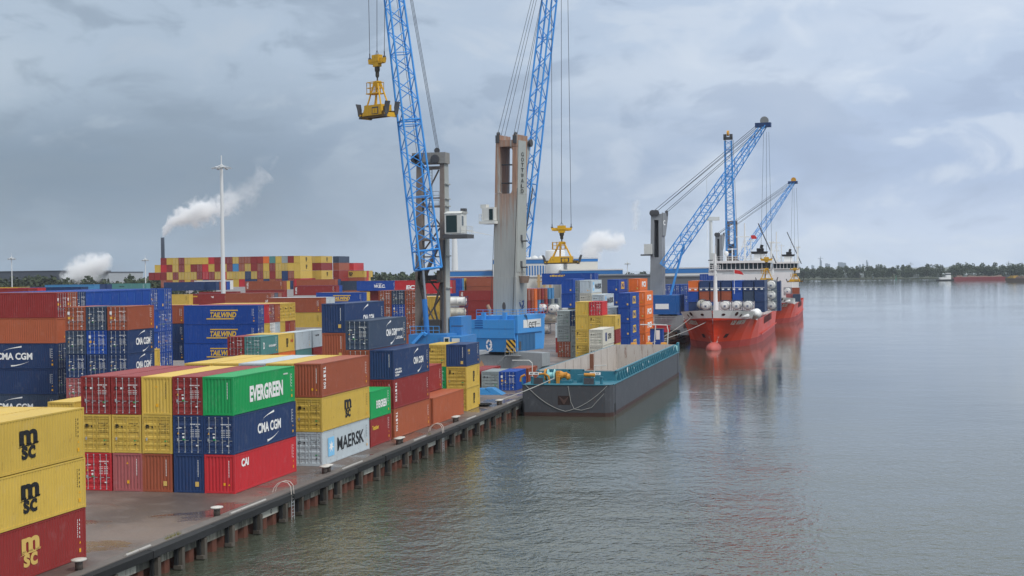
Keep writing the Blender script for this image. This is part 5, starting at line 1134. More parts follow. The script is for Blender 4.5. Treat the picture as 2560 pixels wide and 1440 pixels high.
        for s in (1, -1):
            p, xd, upd, n3 = on_bow(s, 1.5, 2.2); Mf = frame(p+n3*.06, xd, upd)
            for q in (((-.45, .55), (.45, .62), (.45, .74), (-.45, .68)), ((-.08, -.5), (.08, -.5), (.08, .6), (-.08, .6)), ((-.5, -.6), (.4, -.75), (.5, -.4), (-.1, -.35))): m.face([Mf @ V((a, b, 0)) for a, b in q])
        m.build('thruster_mark', mat('mark_pale_pink', (.62, .50, .46), .5), o)
    m = MB()                              # openings with frames along the sides
    y = 44*Ls/118
    while y < 78*Ls/118: m.box((hb+.005, y, 4.2), (hb+.03, y+2.3, 5.9)); m.box((-hb-.03, y, 4.2), (-hb-.005, y+2.3, 5.9)); y += 3.6
    m.build('side_opening', mat('opening_dark', (.10, .018, .015), .7), o)
    m = MB(); m.box((hb-.02, 32*Ls/118, 2.0), (hb+.16, 104*Ls/118, 2.25)); m.build('rubbing_strake', shipr, o)
    # foremast
    m = MB(); m.tube((0, 8.5, 6.6), (0, 8.5, 21.5), .55, 12, 0, .28); m.box((-1.6, 8.2, 16.9), (1.6, 8.8, 17.1)); m.box((-1.3, 8.1, 18.0), (1.3, 8.9, 18.1)); rail(m, [(-1.2, 8.1, 18.1), (1.2, 8.1, 18.1)], .9, .05, .6); m.tube((0, 8.5, 21.4), (0, 8.5, 23.5), .1, 6); m.box((-.5, 8.3, 19.6), (.5, 8.7, 20.2)); m.build('foremast', shipw, o)
    m = MB(); m.box((-7.2, 9, 6.6), (-5.6, 11, 7.9)); m.tube((5.5, 6.5, 7.4), (7.3, 8.5, 7.4), .5, 10); m.build('mooring_winch', shipw, o)
    # accommodation and bridge
    s0 = sup_y; e_ = 1.35; m = MB(); m.box((-7.2, s0, 5), (6.6, s0+12, 16.55)); m.box((-hb-.1, s0+1, 16.25), (hb+.1, s0+9, 17.75)); m.box((-7.4, s0-.4, 19.65), (hb+.2, s0+10, 20.35)); m.box((-hb, s0+.6, 19.85), (hb, s0+8, 20.25)); m.box((hb-3.2, s0+2, 5), (hb-.2, s0+5, 15), 0)
    ac = m.build('accommodation', [shipw], o)
    m = MB(); m.box((-hb+.2, s0+.2, 17.85), (hb-.2, s0+8.5, 19.65)); br = m.build('wheelhouse', mat('bridge_glass', (.02, .035, .045), .12, dirt=0, var=.02), ac)
    m = MB()
    for i in range(15): x = -hb+.3+i*(B-.6)/14; m.box((x-.09, s0+.10, 17.75), (x+.09, s0+.19, 19.85))
    m.box((-hb+.2, s0+.12, 17.70), (hb-.2, s0+.18, 17.95)); m.build('window_frame', shipw, ac)
    m = MB()
    for x, z, n in ((-2.2, 13.2, 2), (2.1, 13.2, 1), (-2.4, 10.1, 1), (1.8, 10.1, 1), (4.6, 10.1, 1)):
        for i in range(n): m.box((x+i*.9, s0-.03, z-.42), (x+i*.9+.6, s0+.02, z+.42))
    m.build('window', glass, ac)
    m = MB(); rail(m, [(-7.3, s0-.3, 20.35), (7, s0-.3, 20.35)], 1.2, .05, 1.0); rail(m, [(-hb, s0+.9, 17.75), (hb, s0+.9, 17.75)], .9, .04, 1.2); m.build('railing', shipw, o)
    m = MB(); m.box((3.6, s0+5, 18), (6.4, s0+9, 22.2)); m.frust((3.0, s0+4.5), (7, s0+9.5), 22.2, (2.7, s0+4.3), (7.3, s0+9.6), 22.9, 1); m.box((4.3, s0+5.5, 22.9), (6.2, s0+8, 23.8), 1); m.tube((5.5, s0+6.5, 23.8), (5.8, s0+6.5, 24.8), .45, 8, 1); m.build('funnel', [shipw, mat('funnel_black', (.02, .018, .02), .6)], o)
    m = MB(); m.lathe([(.05, .75), (.5, .6), (.7, .1), (.55, -.5), (.3, -.6)], 12, 0, (-4.2, s0+5, 22.4)); m.tube((-4.2, s0+5, 19), (-4.2, s0+5, 22), .15, 6); m.build('radar_dome', shipw, o)
    m = MB(); m.tube((-2.6, s0+6, 19), (-2.6, s0+6, 24), .16, 6); m.box((-3.9, s0+5.9, 23.6), (-1.3, s0+6.1, 23.8)); m.build('radar_mast', shipw, o)
    m = MB(); m.tube((.9, s0+7, 19), (.9, s0+7, 31), .32, 8, 0, .18); m.box((-1.5, s0+6.8, 27), (2.3, s0+7.2, 27.3)); m.box((-.2, s0+6.7, 24.2), (2.0, s0+7.3, 24.4)); m.tube((2.6, s0+7, 19), (2.6, s0+7, 26.6), .15, 6); m.box((1.5, s0+6.9, 25.9), (3.7, s0+7.1, 26.1)); m.tube((-1.2, s0+6.9, 19.2), (.9, s0+7, 27), .09, 5); m.tube((3, s0+6.9, 19.2), (.9, s0+7, 27), .09, 5)
    m.build('signal_mast', shipw, o)
    m = MB(); m.tube((8.2, s0+9, 19), (8.2, s0+9, 25.4), .35, 8, 0, .25); m.box((7.6, s0+8.8, 25.2), (9.2, s0+9.2, 25.7)); m.build('antenna_mast', shipw, o)
    m = MB(); m.lathe([(.4, 0), (.75, .3), (.75, 1.2), (.45, 1.5)], 10, 0, (-.9, s0+2, 19.1)); m.build('searchlight', dgrey, o)
    m = MB(); m.tube((9.5, s0+10, 19.5), (4.5, s0+11, 31), .16, 6); m.build('stern_crane_jib', dgrey, o)
    return o, R
sh1, R1 = ship(-30.4, 323.5, 118, 17.6, 'nearer red and white container ship with its bow towards us, stacked with blue containers', 'A2B AMBITION')
sx, sy = -30.4, 323.5
m = MB(); m.prism([(0, 0, 0), (1.1, 0, -.15), (1.9, 0, -.6), (2.3, 0, -1.3), (1.2, 0, -1.1), (.1, 0, -.9)], (0, .04, 0)); fl = m.build('flag', mat('red_flag', (.52, .03, .03), .7, dirt=0), sh1); fl.location = (2.6, 30, 17.9)
m = MB(); m.prism([(0, 0, 0), (1.0, 0, .1), (1.6, 0, -.4), (1.7, 0, -1.0), (.2, 0, -1.0)], (0, .04, 0)); fl = m.build('flag', MATS['red_flag'], sh1); fl.location = (2.6, 91, 27.5)
m = MB(); m.tube((2.6, 30, 12), (2.6, 30, 18), .06, 6); m.build('flagstaff', shipw, sh1)
g = 'containers stowed on the red ship'
ys = 356.5; zb = 5.35-2+2.05
for i, ck in enumerate('onnnBnn'):            # athwartships row, counted from the quay side
    x = gx(1733+i*27.6, ys)
    container(ck, (x, ys+L40/2, zb+2*2.62), 0, L40, SH, g, f'top tier, {ORD[i]} from the quay, on the red ship', far=True)
    if i in (0, 1, 2, 3, 4, 6): container('nbbbBnn'[i] if i else 'B', (x, ys+L40/2, zb+2.62), 0, L40, SH, g, f'second tier, {ORD[i]} from the quay, on the red ship', far=True)
    if i in (5,): container('k', (x, ys+L40/2, zb+2.62), 0, L40, SH, g, 'second tier, among blue boxes, on the red ship', far=True)
    if i in (0, 6): container('n', (x, ys+L40/2, zb), 0, L40, SH, g, f'bottom tier, {ORD[i]} from the quay, on the red ship', far=True)
    m = MB(); 
    if True:
        m.box((x-1.1, ys-.05, zb+2*2.62+.3), (x-.55, ys-.01, zb+2*2.62+.62)); m.box((x+.3, ys-.05, zb+2*2.62+.3), (x+.85, ys-.01, zb+2*2.62+.62))
        m.box((x-1.22, ys-.03, zb+2*2.62+.78), (x+1.22, ys-.005, zb+2*2.62+.86)); m.build('lashing_plate', white, sh1).location = (-sx, -sy, 2)
for i, u in enumerate((1763, 1811, 1840, 1868)):
    tank((gx(u, 347), 347+3, zb+.55), 0, f'{ORD[i]} from quay, bow row of red ship', 'dark', 'W')
tank((gx(1752, 352), 352+3, zb+.8), 0, 'behind the bow row of the red ship', 'dark', 'e')
for k in range(3): tank((gx(1927, 372), 372+3, zb-.2+k*2.65), 0, f'{("lowest", "middle", "highest")[k]} at the outer rail of the red ship', 'grey', 'W')
for k in range(3): container('n', (gx(1939, 386), 386+3, zb-.6+k*2.62), 0, L20, SH, g, f'{("bottom", "middle", "top")[k]} of the outer pillar beside the tanks on the red ship', far=True)
m = MB(); m.lathe([(1.05, -1.2), (1.3, -1.0), (1.3, 1.0), (1.05, 1.2)], 18, 0, (0, 0, 0), (0.35, 1, .1)); m.lathe([(.2, -.0), (.8, .25), (1.3, 1.0)], 18, 0, (0, -2.1, 0), (0.35, 1, .1)); q = m.build('lifeboat', shipw, sh1, True); q.location = (gx(1888, 341)-sx, 341-sy, 7.5); q.scale = (.9, 1.5, .9)
m = MB(); m.box((gx(1722, 340), 338, zb-.5), (gx(1880, 340), 345, zb+.35)); m.build('hatch_coaming', deckr, sh1).location = (-sx, -sy, 2)
sh2, R2 = ship(-27.0, 466, 118, 17.6, 'farther red and white container ship half hidden behind the nearer one', 'A2B FUTURE', sup_y=52)
s2x, s2y = -27.0, 466
tank((gx(1968, 497), 500, 6.8), 0, 'on the foredeck of the farther red ship', 'dark', 'W')
container('p', (gx(1974, 496), 496+3, 4.6), 0, L20, SH, 'containers on the farther ship', 'on the foredeck of the farther red ship', far=True)
container('k', (gx(1991, 494), 494+3, 4.6), 0, L20, SH, 'containers on the farther ship', 'at the outer rail of the farther red ship', far=True)
# spreaders working over the ships, one of them holding a container
spreader('over', at(1916, 640, 392), [at(1909, 330, 392), at(1916, 330, 392), at(1922, 330, 392)], rot=.1, s=.84, label='yellow container spreader lowered over the tank containers of the nearer red ship')
spreader('far', at(1987, 668, 500), [at(1981, 470, 500), at(1985, 470, 500), at(1991, 470, 500)], rot=.1, s=.58, label='small yellow spreader holding a red container over the farther ship')
p = at(1989, 740, 500); container('b', (p.x, p.y, p.z), .1, L20, HH, 'containers on the farther ship', 'hanging below the small yellow spreader', far=True)
line('mooring_line', sag((sx-1.6, sy+1.5, 4.2), (-42.2, 305, .5), .4), .07, 'pale mooring line from the nearer bow running far down to the quay')
line('mooring_line', sag((sx-4.6, sy+3.6, 5.6), (-42.2, 316, .5), .4), .07, 'shorter upper mooring line on the quay side of the nearer red bow')
# clutter on the apron beside the third crane
def clutter(name, label, cat, u, v, boxes, mt):
    p = onz(u, v, 0); m = MB()
    for lo, hi, mi in boxes: m.box(lo, hi, mi)
    o = m.build(name, mt); o.location = (p.x, p.y, 0); tag(o, label, cat); return o
clutter('tool_container', 'small royal-blue equipment box with a white plate behind the orange stack', 'equipment box', 1640, 862, [((-1.6, -1.2, 0), (1.6, 1.2, 3.4), 0), ((.2, -1.23, 1.2), (1.0, -1.2, 3.2), 1), ((-1.7, -1.3, 3.4), (1.7, 1.3, 3.52), 2)], [PAINT['B'], white, dgrey])
clutter('skip', 'red steel skip standing by the third crane undercarriage', 'skip', 1652, 838, [((-2.2, -1, .3), (2.2, 1, 2.2), 0), ((-2.4, -1.1, 2.2), (2.4, 1.1, 2.4), 0), ((-1.6, -.9, 0), (-1.2, .9, .3), 1), ((1.2, -.9, 0), (1.6, .9, .3), 1)], [PAINT['r'], dgrey])
clutter('workshop_cabin', 'low white cabin with a pale roof beside the nearer red bow', 'cabin', 1690, 815, [((-2.6, -1.2, 0), (2.6, 1.2, 2.4), 0), ((-2.8, -1.4, 2.4), (2.8, 1.4, 2.6), 1), ((-2.0, -1.23, 1.0), (-1.0, -1.2, 1.9), 2)], [cabw, white, glass])
clutter('steel_rack', 'brown steel cradle lying on the apron near the red bow', 'cradle', 1664, 848, [((-2.6, -1, 0), (2.6, -.8, 1.6), 0), ((-2.6, .8, 0), (2.6, 1, 1.6), 0), ((-2.6, -1, 0), (-2.4, 1, 1.8), 0), ((2.4, -1, 0), (2.6, 1, 1.8), 0), ((-.1, -1, 0), (.1, 1, 1.6), 0)], [mat('brown_cradle', (.12, .08, .06), .8, rust=.4)])
clutter('equipment_shed', 'grey equipment shed under the third crane beside the red ship', 'shed', 1682, 832, [((-3.4, -2, 0), (3.0, 2, 3.6), 0), ((-3.6, -2.2, 3.6), (3.2, 2.2, 3.8), 1), ((-2.4, -2.03, 0), (-1.2, -2.0, 2.2), 1)], [chas, dgrey])
for i, u in enumerate((1680, 1697, 1712)):
    p = onz(u, 847-(u-1680)*.42, 0); m = MB(); m.lathe([(.25, 0), (.25, .5), (.45, .6), (.45, .75)], 10); o = m.build('mooring_bollard', dgrey); o.location = (p.x, p.y, 0); tag(o, ('dark bollard nearest the orange stack on the far quay edge', 'dark bollard halfway along the far quay edge', 'dark bollard closest to the red bow')[i], 'bollard', 'bollards along the quay edge')
# ------------------------------------------------------------------ masts, chimney, wind turbines
mastw = mat('mast_white', (.62, .64, .64), .5, dirt=.1, var=.03)
def lamp_mast(u, Z, vtop, r0, r1, label, head):
    p = at(u, 700, Z); t = at(u, vtop, Z); o = empty('lamp_mast', (p.x, p.y, 0), label, 'lamp mast', 'lamp masts'); m = MB(); m.tube((0, 0, 0), (0, 0, t.z), r0, 12, 0, r1); m.build('mast_pole', mastw, o)
    m = MB(); m.lathe([(head*.35, 0), (head*.4, .1), (head*.35, .2)], 12, 0, (0, 0, t.z-1.0)); m.tube((0, 0, t.z-1), (0, 0, t.z+head*1.1), r1*.35, 6)
    for i in range(6):
        a = i*1.047+.3; m.tube((0, 0, t.z-.2), (math.cos(a)*head, math.sin(a)*head, t.z-.9), .07, 5)
    m.build('lamp_ring', mastw, o)
    for i in range(6):
        a = i*1.047+.3; m = MB(); m.box((-.55, -.35, -.2), (.55, .35, .18)); l = m.build('floodlight', galv, o); l.location = (math.cos(a)*head, math.sin(a)*head, t.z-1.05); l.rotation_euler = (0, .25, a)
    return o
lamp_mast(558, 415, 411, .72, .42, 'tall white floodlight mast rising from the middle of the yard', 2.3)
lamp_mast(30, 620, 641, .28, .16, 'thin lamp mast at the far edge of the photo before the wood', 1.2)
lamp_mast(364, 640, 645, .28, .16, 'thin lamp mast standing between the wood and the tall far wall', 1.2)
lamp_mast(1569, 820, 655, .3, .2, 'thin lamp mast behind the white factory and third crane', 1.2)
p = at(408, 690, 1400); m = MB(); m.tube((0, 0, 0), (0, 0, at(408, 594, 1400).z), 2.1, 14, 0, 1.7); o = m.build('chimney', mat('chimney_slate', (.055, .07, .095), .7, dirt=.2)); o.location = (p.x, p.y, 0); tag(o, 'dark slender factory chimney giving off a white plume behind the far wall', 'chimney')
def turbine(u, v, Z, r0, blades, label, yawn):
    p = at(u, v, Z); o = empty('wind_turbine', (p.x, p.y, 0), label, 'wind turbine', 'wind turbines'); m = MB(); m.tube((0, 0, 0), (0, 0, p.z), r0, 14, 0, r0*.62); m.build('turbine_tower', mastw, o)
    M = Matrix.Translation((0, 0, p.z+.6)) @ Matrix.Rotation(yawn, 4, 'Z'); m = MB(); m.box((-2.2, -1.6, -1.5), (7.5, 1.6, 1.7), 0, M); m.build('nacelle', mastw, o)
    m = MB(); m.lathe([(1.5, 0), (1.2, 1.4), (.1, 2.4)], 12, 0, M @ V((-2.2, 0, 0)), M.to_3x3() @ V((-1, 0, 0))); m.build('hub', mastw, o)
    for a in blades:
        m = MB(); A = []; dvec = lambda t: M @ V((-3.2, math.sin(a)*t, math.cos(a)*t)); perp = M.to_3x3() @ V((0, math.cos(a), -math.sin(a))); nx = M.to_3x3() @ V((1, 0, 0))
        P = [(1, .6), (5, 1.5), (14, 1.1), (26, .7), (36, .15)]
        for s in (-1, 1):
            pass
        F_ = [[dvec(t)+perp*(w_*.3)+nx*.12, dvec(t)-perp*(w_*.7)+nx*.12, dvec(t)-perp*(w_*.7)-nx*.12, dvec(t)+perp*(w_*.3)-nx*.12] for t, w_ in P]
        for q in range(4): m.strip([f_[q] for f_ in F_], [f_[(q+1) % 4] for f_ in F_])
        m.build('blade', mastw, o)
turbine(1136, 572, 1300, 3.4, (.32, 2.42, 4.51), 'white wind turbine half hidden between the two tall harbour cranes', math.pi/2+.3)
turbine(1777, 549, 1250, 2.0, (-.25, 2.0, 4.0), 'white wind turbine behind the long blue boom by the ships', .1)
# ------------------------------------------------------------------ buildings behind the yard
factw = mat('factory_white', (.62, .63, .62), .6, dirt=.12, var=.04, nscale=.05); factb = mat('factory_blue', (.03, .16, .42), .5, dirt=.1, var=.04); roofg = mat('flat_roof_pale', (.50, .52, .54), .7, dirt=.2, nscale=.05); slate = mat('dark_cladding', (.055, .066, .085), .6, dirt=.15, nscale=.05); gunm = mat('grey_cladding', (.115, .125, .14), .65, dirt=.2, nscale=.05)
def building(u0, u1, vt, Z, depth, label, wall, roof=None, band=0.0, slots=None, vb=None, name='factory_building', low=0):
    a, b = at(u0, vt, Z), at(u1, vt, Z); fx = V((b.x-a.x, b.y-a.y, 0)); w_ = fx.length; ang = math.atan2(fx.y, fx.x); h = (a.z+b.z)/2
    o = empty(name, (a.x, a.y, 0), label, 'building'); o.rotation_euler = (0, 0, ang)
    m = MB(); m.box((0, 0, 0), (w_, depth, h-.01)); m.build('wall', wall, o)
    m = MB(); m.box((-.3, -.3, h), (w_+.3, depth+.3, h+.5)); m.build('roof', roof or roofg, o)
    if band: m = MB(); m.box((-.12, -.12, h-band), (w_+.12, depth+.12, h-.02)); m.build('blue_band', factb, o)
    if slots:
        x0, x1, n, z0, z1, wd = slots; m = MB()
        for i in range(n): x = w_*(x0+(x1-x0)*i/max(1, n-1)); m.box((x-wd/2, -.09, z0), (x+wd/2, -.02, z1))
        m.build('window_strip', factb, o)
    return o, w_, h
o, w_, h = building(1232, 1418, 649, 640, 40, 'tall white factory hall with narrow blue stripes behind the grey crane tower', factw, None, 1.8, (.42, .86, 13, 8.5, 18.5, .62))
m = MB()
for i in range(5): m.lathe([(1.6, 0), (1.2, .9), (.1, 1.4)], 10, 0, (w_*(.48+.09*i), 10, h+.5))
m.build('roof_vent', factw, o)
m = MB(); m.box((w_*.88, -.3, 9), (w_*.885, -.02, 18)); m.box((w_*.92, -.3, 9), (w_*.925, -.02, 18)); m.build('window_strip', factb, o)
o, w_, h = building(1418, 1494, 647, 620, 36, 'plain white factory tower with a blue roof edge beneath the low spreader', mat('factory_cream', (.56, .54, .49), .6, dirt=.1, var=.03, nscale=.05), None, 1.2)
m = MB(); m.lathe([(4.3, 0), (4.3, 24.5), (3.8, 25)], 18, 0, (-5, 4, 0)); m.build('silo', factw, o, True)
building(1405, 1556, 676, 600, 30, 'low white factory wing with a blue eave before the tall halls', factw, factw, 1.6, (.05, .80, 14, 10.5, 12, .8))
building(1110, 1242, 678, 660, 50, 'long white factory wing with a blue band between the two tall cranes', factw, None, 2.2, (.1, .95, 16, 8.5, 10.0, 1.0))
building(1662, 1795, 671, 620, 60, 'long white shed with pale blue windows behind the third crane', factw, None, 2.0, (.03, .97, 22, 9.0, 13.4, 1.6))
building(1488, 1660, 690, 520, 50, 'long low grey storage hall behind the blue and orange stacks', gunm, gunm, name='storage_hall')
building(1660, 1800, 693, 540, 50, 'long low grey storage hall beyond the blue container wall', gunm, mat('grey_roof', (.15, .16, .17), .7), name='storage_hall')
building(1306, 1382, 693, 470, 14, 'white silo building with rusty yellow pillars beside the crane tower', mat('silo_white', (.58, .58, .54), .6, dirt=.2, rust=.12, nscale=.1), None, name='silo_building')
o = COL.objects[-1] if False else None
p = at(1358, 735, 469); m = MB()
for dxx in (-1.2, .6, 2.6): m.box((dxx-.35, -.4, 0), (dxx+.35, .4, 15))
for z in (4, 8.5, 12.5): m.box((-1.8, -.3, z), (3.2, .3, z+.5))
o = m.build('pipe_rack', mat('rusty_yellow_steel', (.50, .33, .15), .6, rust=.4)); o.location = (p.x, p.y-1, 0); tag(o, 'rusty yellow pipe rack standing before the white silo building', 'pipe rack')
building(-140, 160, 680, 900, 80, 'long dark warehouse behind the wood at the far edge of the yard', slate, slate, name='warehouse')
o, w_, h = building(160, 272, 682, 860, 80, 'pale grey warehouse with a dark roof edge behind the steam', mat('warehouse_pale', (.38, .41, .43), .6, dirt=.1, nscale=.05), slate, name='warehouse')
m = MB(); m.box((w_*1.15-14, -2, h), (w_*1.15-4, 5, h+1.2)); m.box((w_*1.15-10, 0, h+1.2), (w_*1.15-9, 1, h+4)); m.build('roof_unit', gunm, o)
building(1595, 1622, 688, 700, 10, 'yellow block of containers far behind the third crane', mat('far_yellow', (.36, .29, .12), .7), None, name='storage_shed')
# ------------------------------------------------------------------ trees
leafm = []
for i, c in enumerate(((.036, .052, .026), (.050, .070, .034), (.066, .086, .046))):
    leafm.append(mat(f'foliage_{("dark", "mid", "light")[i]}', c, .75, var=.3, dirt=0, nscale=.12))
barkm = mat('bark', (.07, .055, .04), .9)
def crown(m, rng, c, r, h, n, sz):
    for i in range(n):
        while True:
            q = V((rng.uniform(-1, 1), rng.uniform(-1, 1), rng.uniform(-1, 1)))
            if .25 < q.length < 1: break
        p = c+V((q.x*r, q.y*r, q.z*h)); a = V((rng.gauss(0, 1), rng.gauss(0, 1), rng.gauss(0, 1))).normalized(); b = a.orthogonal().normalized(); cc = a.cross(b); s = sz*rng.uniform(.5, 1.2)
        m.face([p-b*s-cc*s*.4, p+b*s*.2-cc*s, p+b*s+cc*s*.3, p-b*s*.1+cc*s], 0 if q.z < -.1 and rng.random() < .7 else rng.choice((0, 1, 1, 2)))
TREES = []
for k in range(5):
    rng = random.Random(40+k); m = MB(); H = 1.0; nb = rng.randint(5, 8)
    for i in range(nb):
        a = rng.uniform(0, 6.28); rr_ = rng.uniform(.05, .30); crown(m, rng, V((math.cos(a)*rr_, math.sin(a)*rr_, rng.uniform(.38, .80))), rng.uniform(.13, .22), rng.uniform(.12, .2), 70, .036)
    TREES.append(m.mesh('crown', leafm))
m = MB(); m.tube((0, 0, 0), (0, 0, .5), .022, 7, 0, .012)
for a in (0.4, 2.2, 4.1): m.tube((0, 0, .32), (math.cos(a)*.16, math.sin(a)*.16, .58), .01, 5, 0, .005)
TRUNK = m.mesh('trunk', [barkm])
rng = random.Random(11)
def tree(x, y, h, label, group, wsc=1.0):
    o = empty('tree', (x, y, 0), label, 'tree', group); c_ = link('crown', TREES[rng.randrange(5)], o); c_.scale = (h*wsc, h*wsc, h); c_.rotation_euler = (0, 0, rng.uniform(0, 6.28)); t = link('trunk', TRUNK, o); t.scale = (h, h, h)
def wood(name, label_unused, pts, hs, n, seed, zb=0):
    """A wood that reads as one mass: many crowns in one object."""
    r_ = random.Random(seed); m = MB()
    for i in range(n):
        t = r_.random(); k = min(int(t*(len(pts)-1)), len(pts)-2); f_ = t*(len(pts)-1)-k; a, b = V(pts[k]), V(pts[k+1]); p = a+(b-a)*f_+V((0, r_.uniform(0, 1)**2*60, 0)); h = r_.uniform(*hs)
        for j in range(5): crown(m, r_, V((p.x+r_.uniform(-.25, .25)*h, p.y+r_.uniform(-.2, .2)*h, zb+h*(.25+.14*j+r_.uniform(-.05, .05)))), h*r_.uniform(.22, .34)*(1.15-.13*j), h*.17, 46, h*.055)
    return tag(m.build(name, leafm), kind='stuff')
wood('left_wood', '', [tuple(at(u, 700, 760).xy)+(0,) for u in (-80, 40, 172)], (14, 17.5), 60, 1)
wood('left_wood', '', [tuple(at(u, 700, 720).xy)+(0,) for u in (270, 330, 400)], (13.5, 17), 40, 2)
for u, h in ((218, 10), (232, 12), (240, 12.5), (252, 9.5)): p = at(u, 700, 740); tree(p.x, p.y, h, 'one of four small dark trees before the pale warehouse', 'trees before the pale warehouse', .8)
wood('middle_wood', '', [tuple(at(u, 700, 900).xy)+(0,) for u in (925, 985, 1045)], (13, 18), 34, 3)
wood('factory_wood', '', [tuple(at(u, 690, 1100).xy)+(0,) for u in (1555, 1600, 1660)], (12, 15), 20, 4)
# far bank of the river, its wood, sheds and the trees that stand out
m = MB(); m.face([(-700, 2050, -1.2), (3200, 2020, -1.2), (3200, 12000, -1.2), (-700, 12000, -1.2)]); m.box((-700, 2042, -2.2), (3200, 2052, -1.25)); tag(m.build('far_bank', mat('bank_grass', (.055, .065, .035), .9, nscale=.02)), kind='structure')
wood('far_bank_wood', '', [(-120, 2058, 0), (100, 2056, 0), (320, 2060, 0)], (8, 16), 170, 5, -1.2)
wood('far_bank_wood', '', [(-130, 2140, 0), (100, 2140, 0), (340, 2140, 0)], (13, 21), 140, 6, -1.2)
for u, h in ((2010, 17.6), (2032, 16.0), (2066, 16.8), (2150, 17.6), (2210, 18.5), (2232, 17.6), (2318, 15.1), (2385, 20.2), (2480, 18.5), (2540, 19.3)):
    p = at(u, 690, 2048/math.cos(YAW-(u-1280)/F*.9)); y_ = 2054; x_ = gx(u, y_); tree(x_, y_, h, 'one of the broad dark trees at the water edge of the far bank', 'trees along the far bank', 1.25)
for i, (u0, u1) in enumerate(((2112, 2160), (2180, 2184), (2274, 2296), (2343, 2366), (2406, 2472), (2505, 2530))):
    x0, x1 = gx(u0, 2095), gx(u1, 2095); m = MB(); m.box((0, 0, 0), (x1-x0, 16, 4.2)); m.frust((0, 0), (x1-x0, 16), 4.3, (0, 7), (x1-x0, 9), 6.4, 1); o = m.build('greenhouse', [mat('shed_pale', (.30, .34, .34), .5), mat('shed_roof_pale', (.33, .38, .39), .4)]); o.location = (x0, 2068, -1.2+ (2 if i == 0 else 0)); tag(o, ('long pale shed roof among the far bank trees near the ships', 'tiny pale hut between two far bank trees', 'pale shed front on the far bank above the buoy', 'short pale shed behind the red barge wheelhouse', 'longest pale shed roof behind the red barge', 'pale shed at the far edge behind the yellow barge')[i], 'shed')
# towers of the far town
for i, (u, wd, v, lb) in enumerate(((2032, 7, 664, 'smallest hazy block of the far town'), (2052, 5, 651, 'slim hazy tower with a crane of the far town'), (2069, 12, 660, 'stepped hazy block of the far town'), (2105, 20, 657, 'widest hazy slab of the far town'), (2150, 5, 662, 'low hazy block left of the slim tower'), (2158, 5, 661, 'narrow hazy block beside the slim tower'), (2168, 5, 655, 'slim hazy tower at the end of the far town'))):
    Z = 7600; p = at(u, 672, Z); q = at(u, v, Z); w_ = wd*Z/F; m = MB(); m.box((-w_/2, 0, 0), (w_/2, w_*.6, q.z)); m.box((-w_/2, 0, q.z), (w_*.1, w_*.5, q.z+(10 if i in (1, 6) else 3)))
    if i == 1: m.box((-w_*1.5, 0, q.z+10), (w_*1.2, 2, q.z+12)); m.box((-1, 0, q.z+3), (1, 2, q.z+22))
    o = m.build('town_tower', mat('town_grey', (.16, .20, .25), .7)); o.location = (p.x, p.y, 0); tag(o, lb, 'tower block', 'towers of the far town')
for u, v in ((2277, 655), (2522, 652)):
    p = at(u, 680, 4200); t = at(u, v, 4200); m = MB(); h = t.z+2; m.tube((-3, 0, 0), (0, 0, h), .5, 4); m.tube((3, 0, 0), (0, 0, h), .5, 4)
    for z, l in ((h*.72, 9), (h*.86, 7)): m.tube((-l, 0, z), (l, 0, z), .4, 4)
    o = m.build('power_pylon', mat('pylon_grey', (.25, .28, .3), .6)); o.location = (p.x, p.y, -2); tag(o, 'faint power pylon above the far trees ' + ('over the red barge bow' if u < 2400 else 'over the yellow barge'), 'pylon')
# ------------------------------------------------------------------ craft on the river
rb = mat('barge_red', (.20, .035, .04), .6, dirt=.3, nscale=.1)
p0 = at(2387, 700, 1690); p1 = at(2516, 699, 1690); ang = math.atan2(p1.y-p0.y, p1.x-p0.x); Ln = (p1-p0).length
o = empty('red_barge', (p0.x, p0.y, -2), 'long low dark-red cargo barge pushed along the far river', 'barge'); o.rotation_euler = (0, 0, ang)
m = MB(); m.frust((-1, 0), (Ln-2, 9), -.5, (0, 0), (Ln, 9), 3.4); m.box((1, .5, 3.4), (Ln-2, 8.5, 4.0)); m.build('hull', rb, o)
m = MB(); r_ = random.Random(2)
for i in range(16): x = 3+i*(Ln-8)/16; m.frust((x, 1), (x+Ln/16, 8), 4.0, (x+.8, 2.5), (x+Ln/16-.6, 6.5), 4.0+r_.uniform(.3, 2.0))
m.build('cargo_heap', mat('scrap_brown', (.16, .11, .09), .9, rust=.5), o)
p2 = at(2345, 703, 1690); o = empty('push_boat', (p2.x, p2.y, -2), 'small white and black push boat behind the dark-red barge', 'boat'); o.rotation_euler = (0, 0, ang); L2 = (p0-p2).length-1
m = MB(); m.frust((0, 0), (L2, 8), -.5, (-.5, 0), (L2, 8), 1.6); m.build('hull', black, o)
m = MB(); m.box((3, 1, 1.6), (L2-3, 7, 4.0)); m.box((L2-8, 1.5, 4.0), (L2-3, 6.5, 9)); m.build('deckhouse', shipw, o)
m = MB(); m.box((L2-8.1, 1.4, 6.8), (L2-2.9, 6.6, 8.2)); m.build('wheelhouse_window', glass, o)
p3 = at(2509, 704, 1520); p4 = at(2640, 710, 1440); ang = math.atan2(p4.y-p3.y, p4.x-p3.x); Ln = (p4-p3).length
o = empty('ochre_barge', (p3.x, p3.y, -2), 'rusty ochre cargo barge at the far edge, bow overlapping the red one', 'barge'); o.rotation_euler = (0, 0, ang)
m = MB(); m.frust((5, 0), (Ln, 9), -.5, (0, 1), (Ln, 9), 3.6); m.build('hull', mat('barge_dark_brown', (.07, .045, .035), .7, rust=.4), o)
m = MB(); m.box((6, .5, 3.6), (16, 8, 5.4)); m.box((9, 1, 5.4), (15, 7, 6.4)); m.build('bow_gear', mat('ochre_steel', (.38, .24, .05), .6, rust=.4), o)
m = MB()
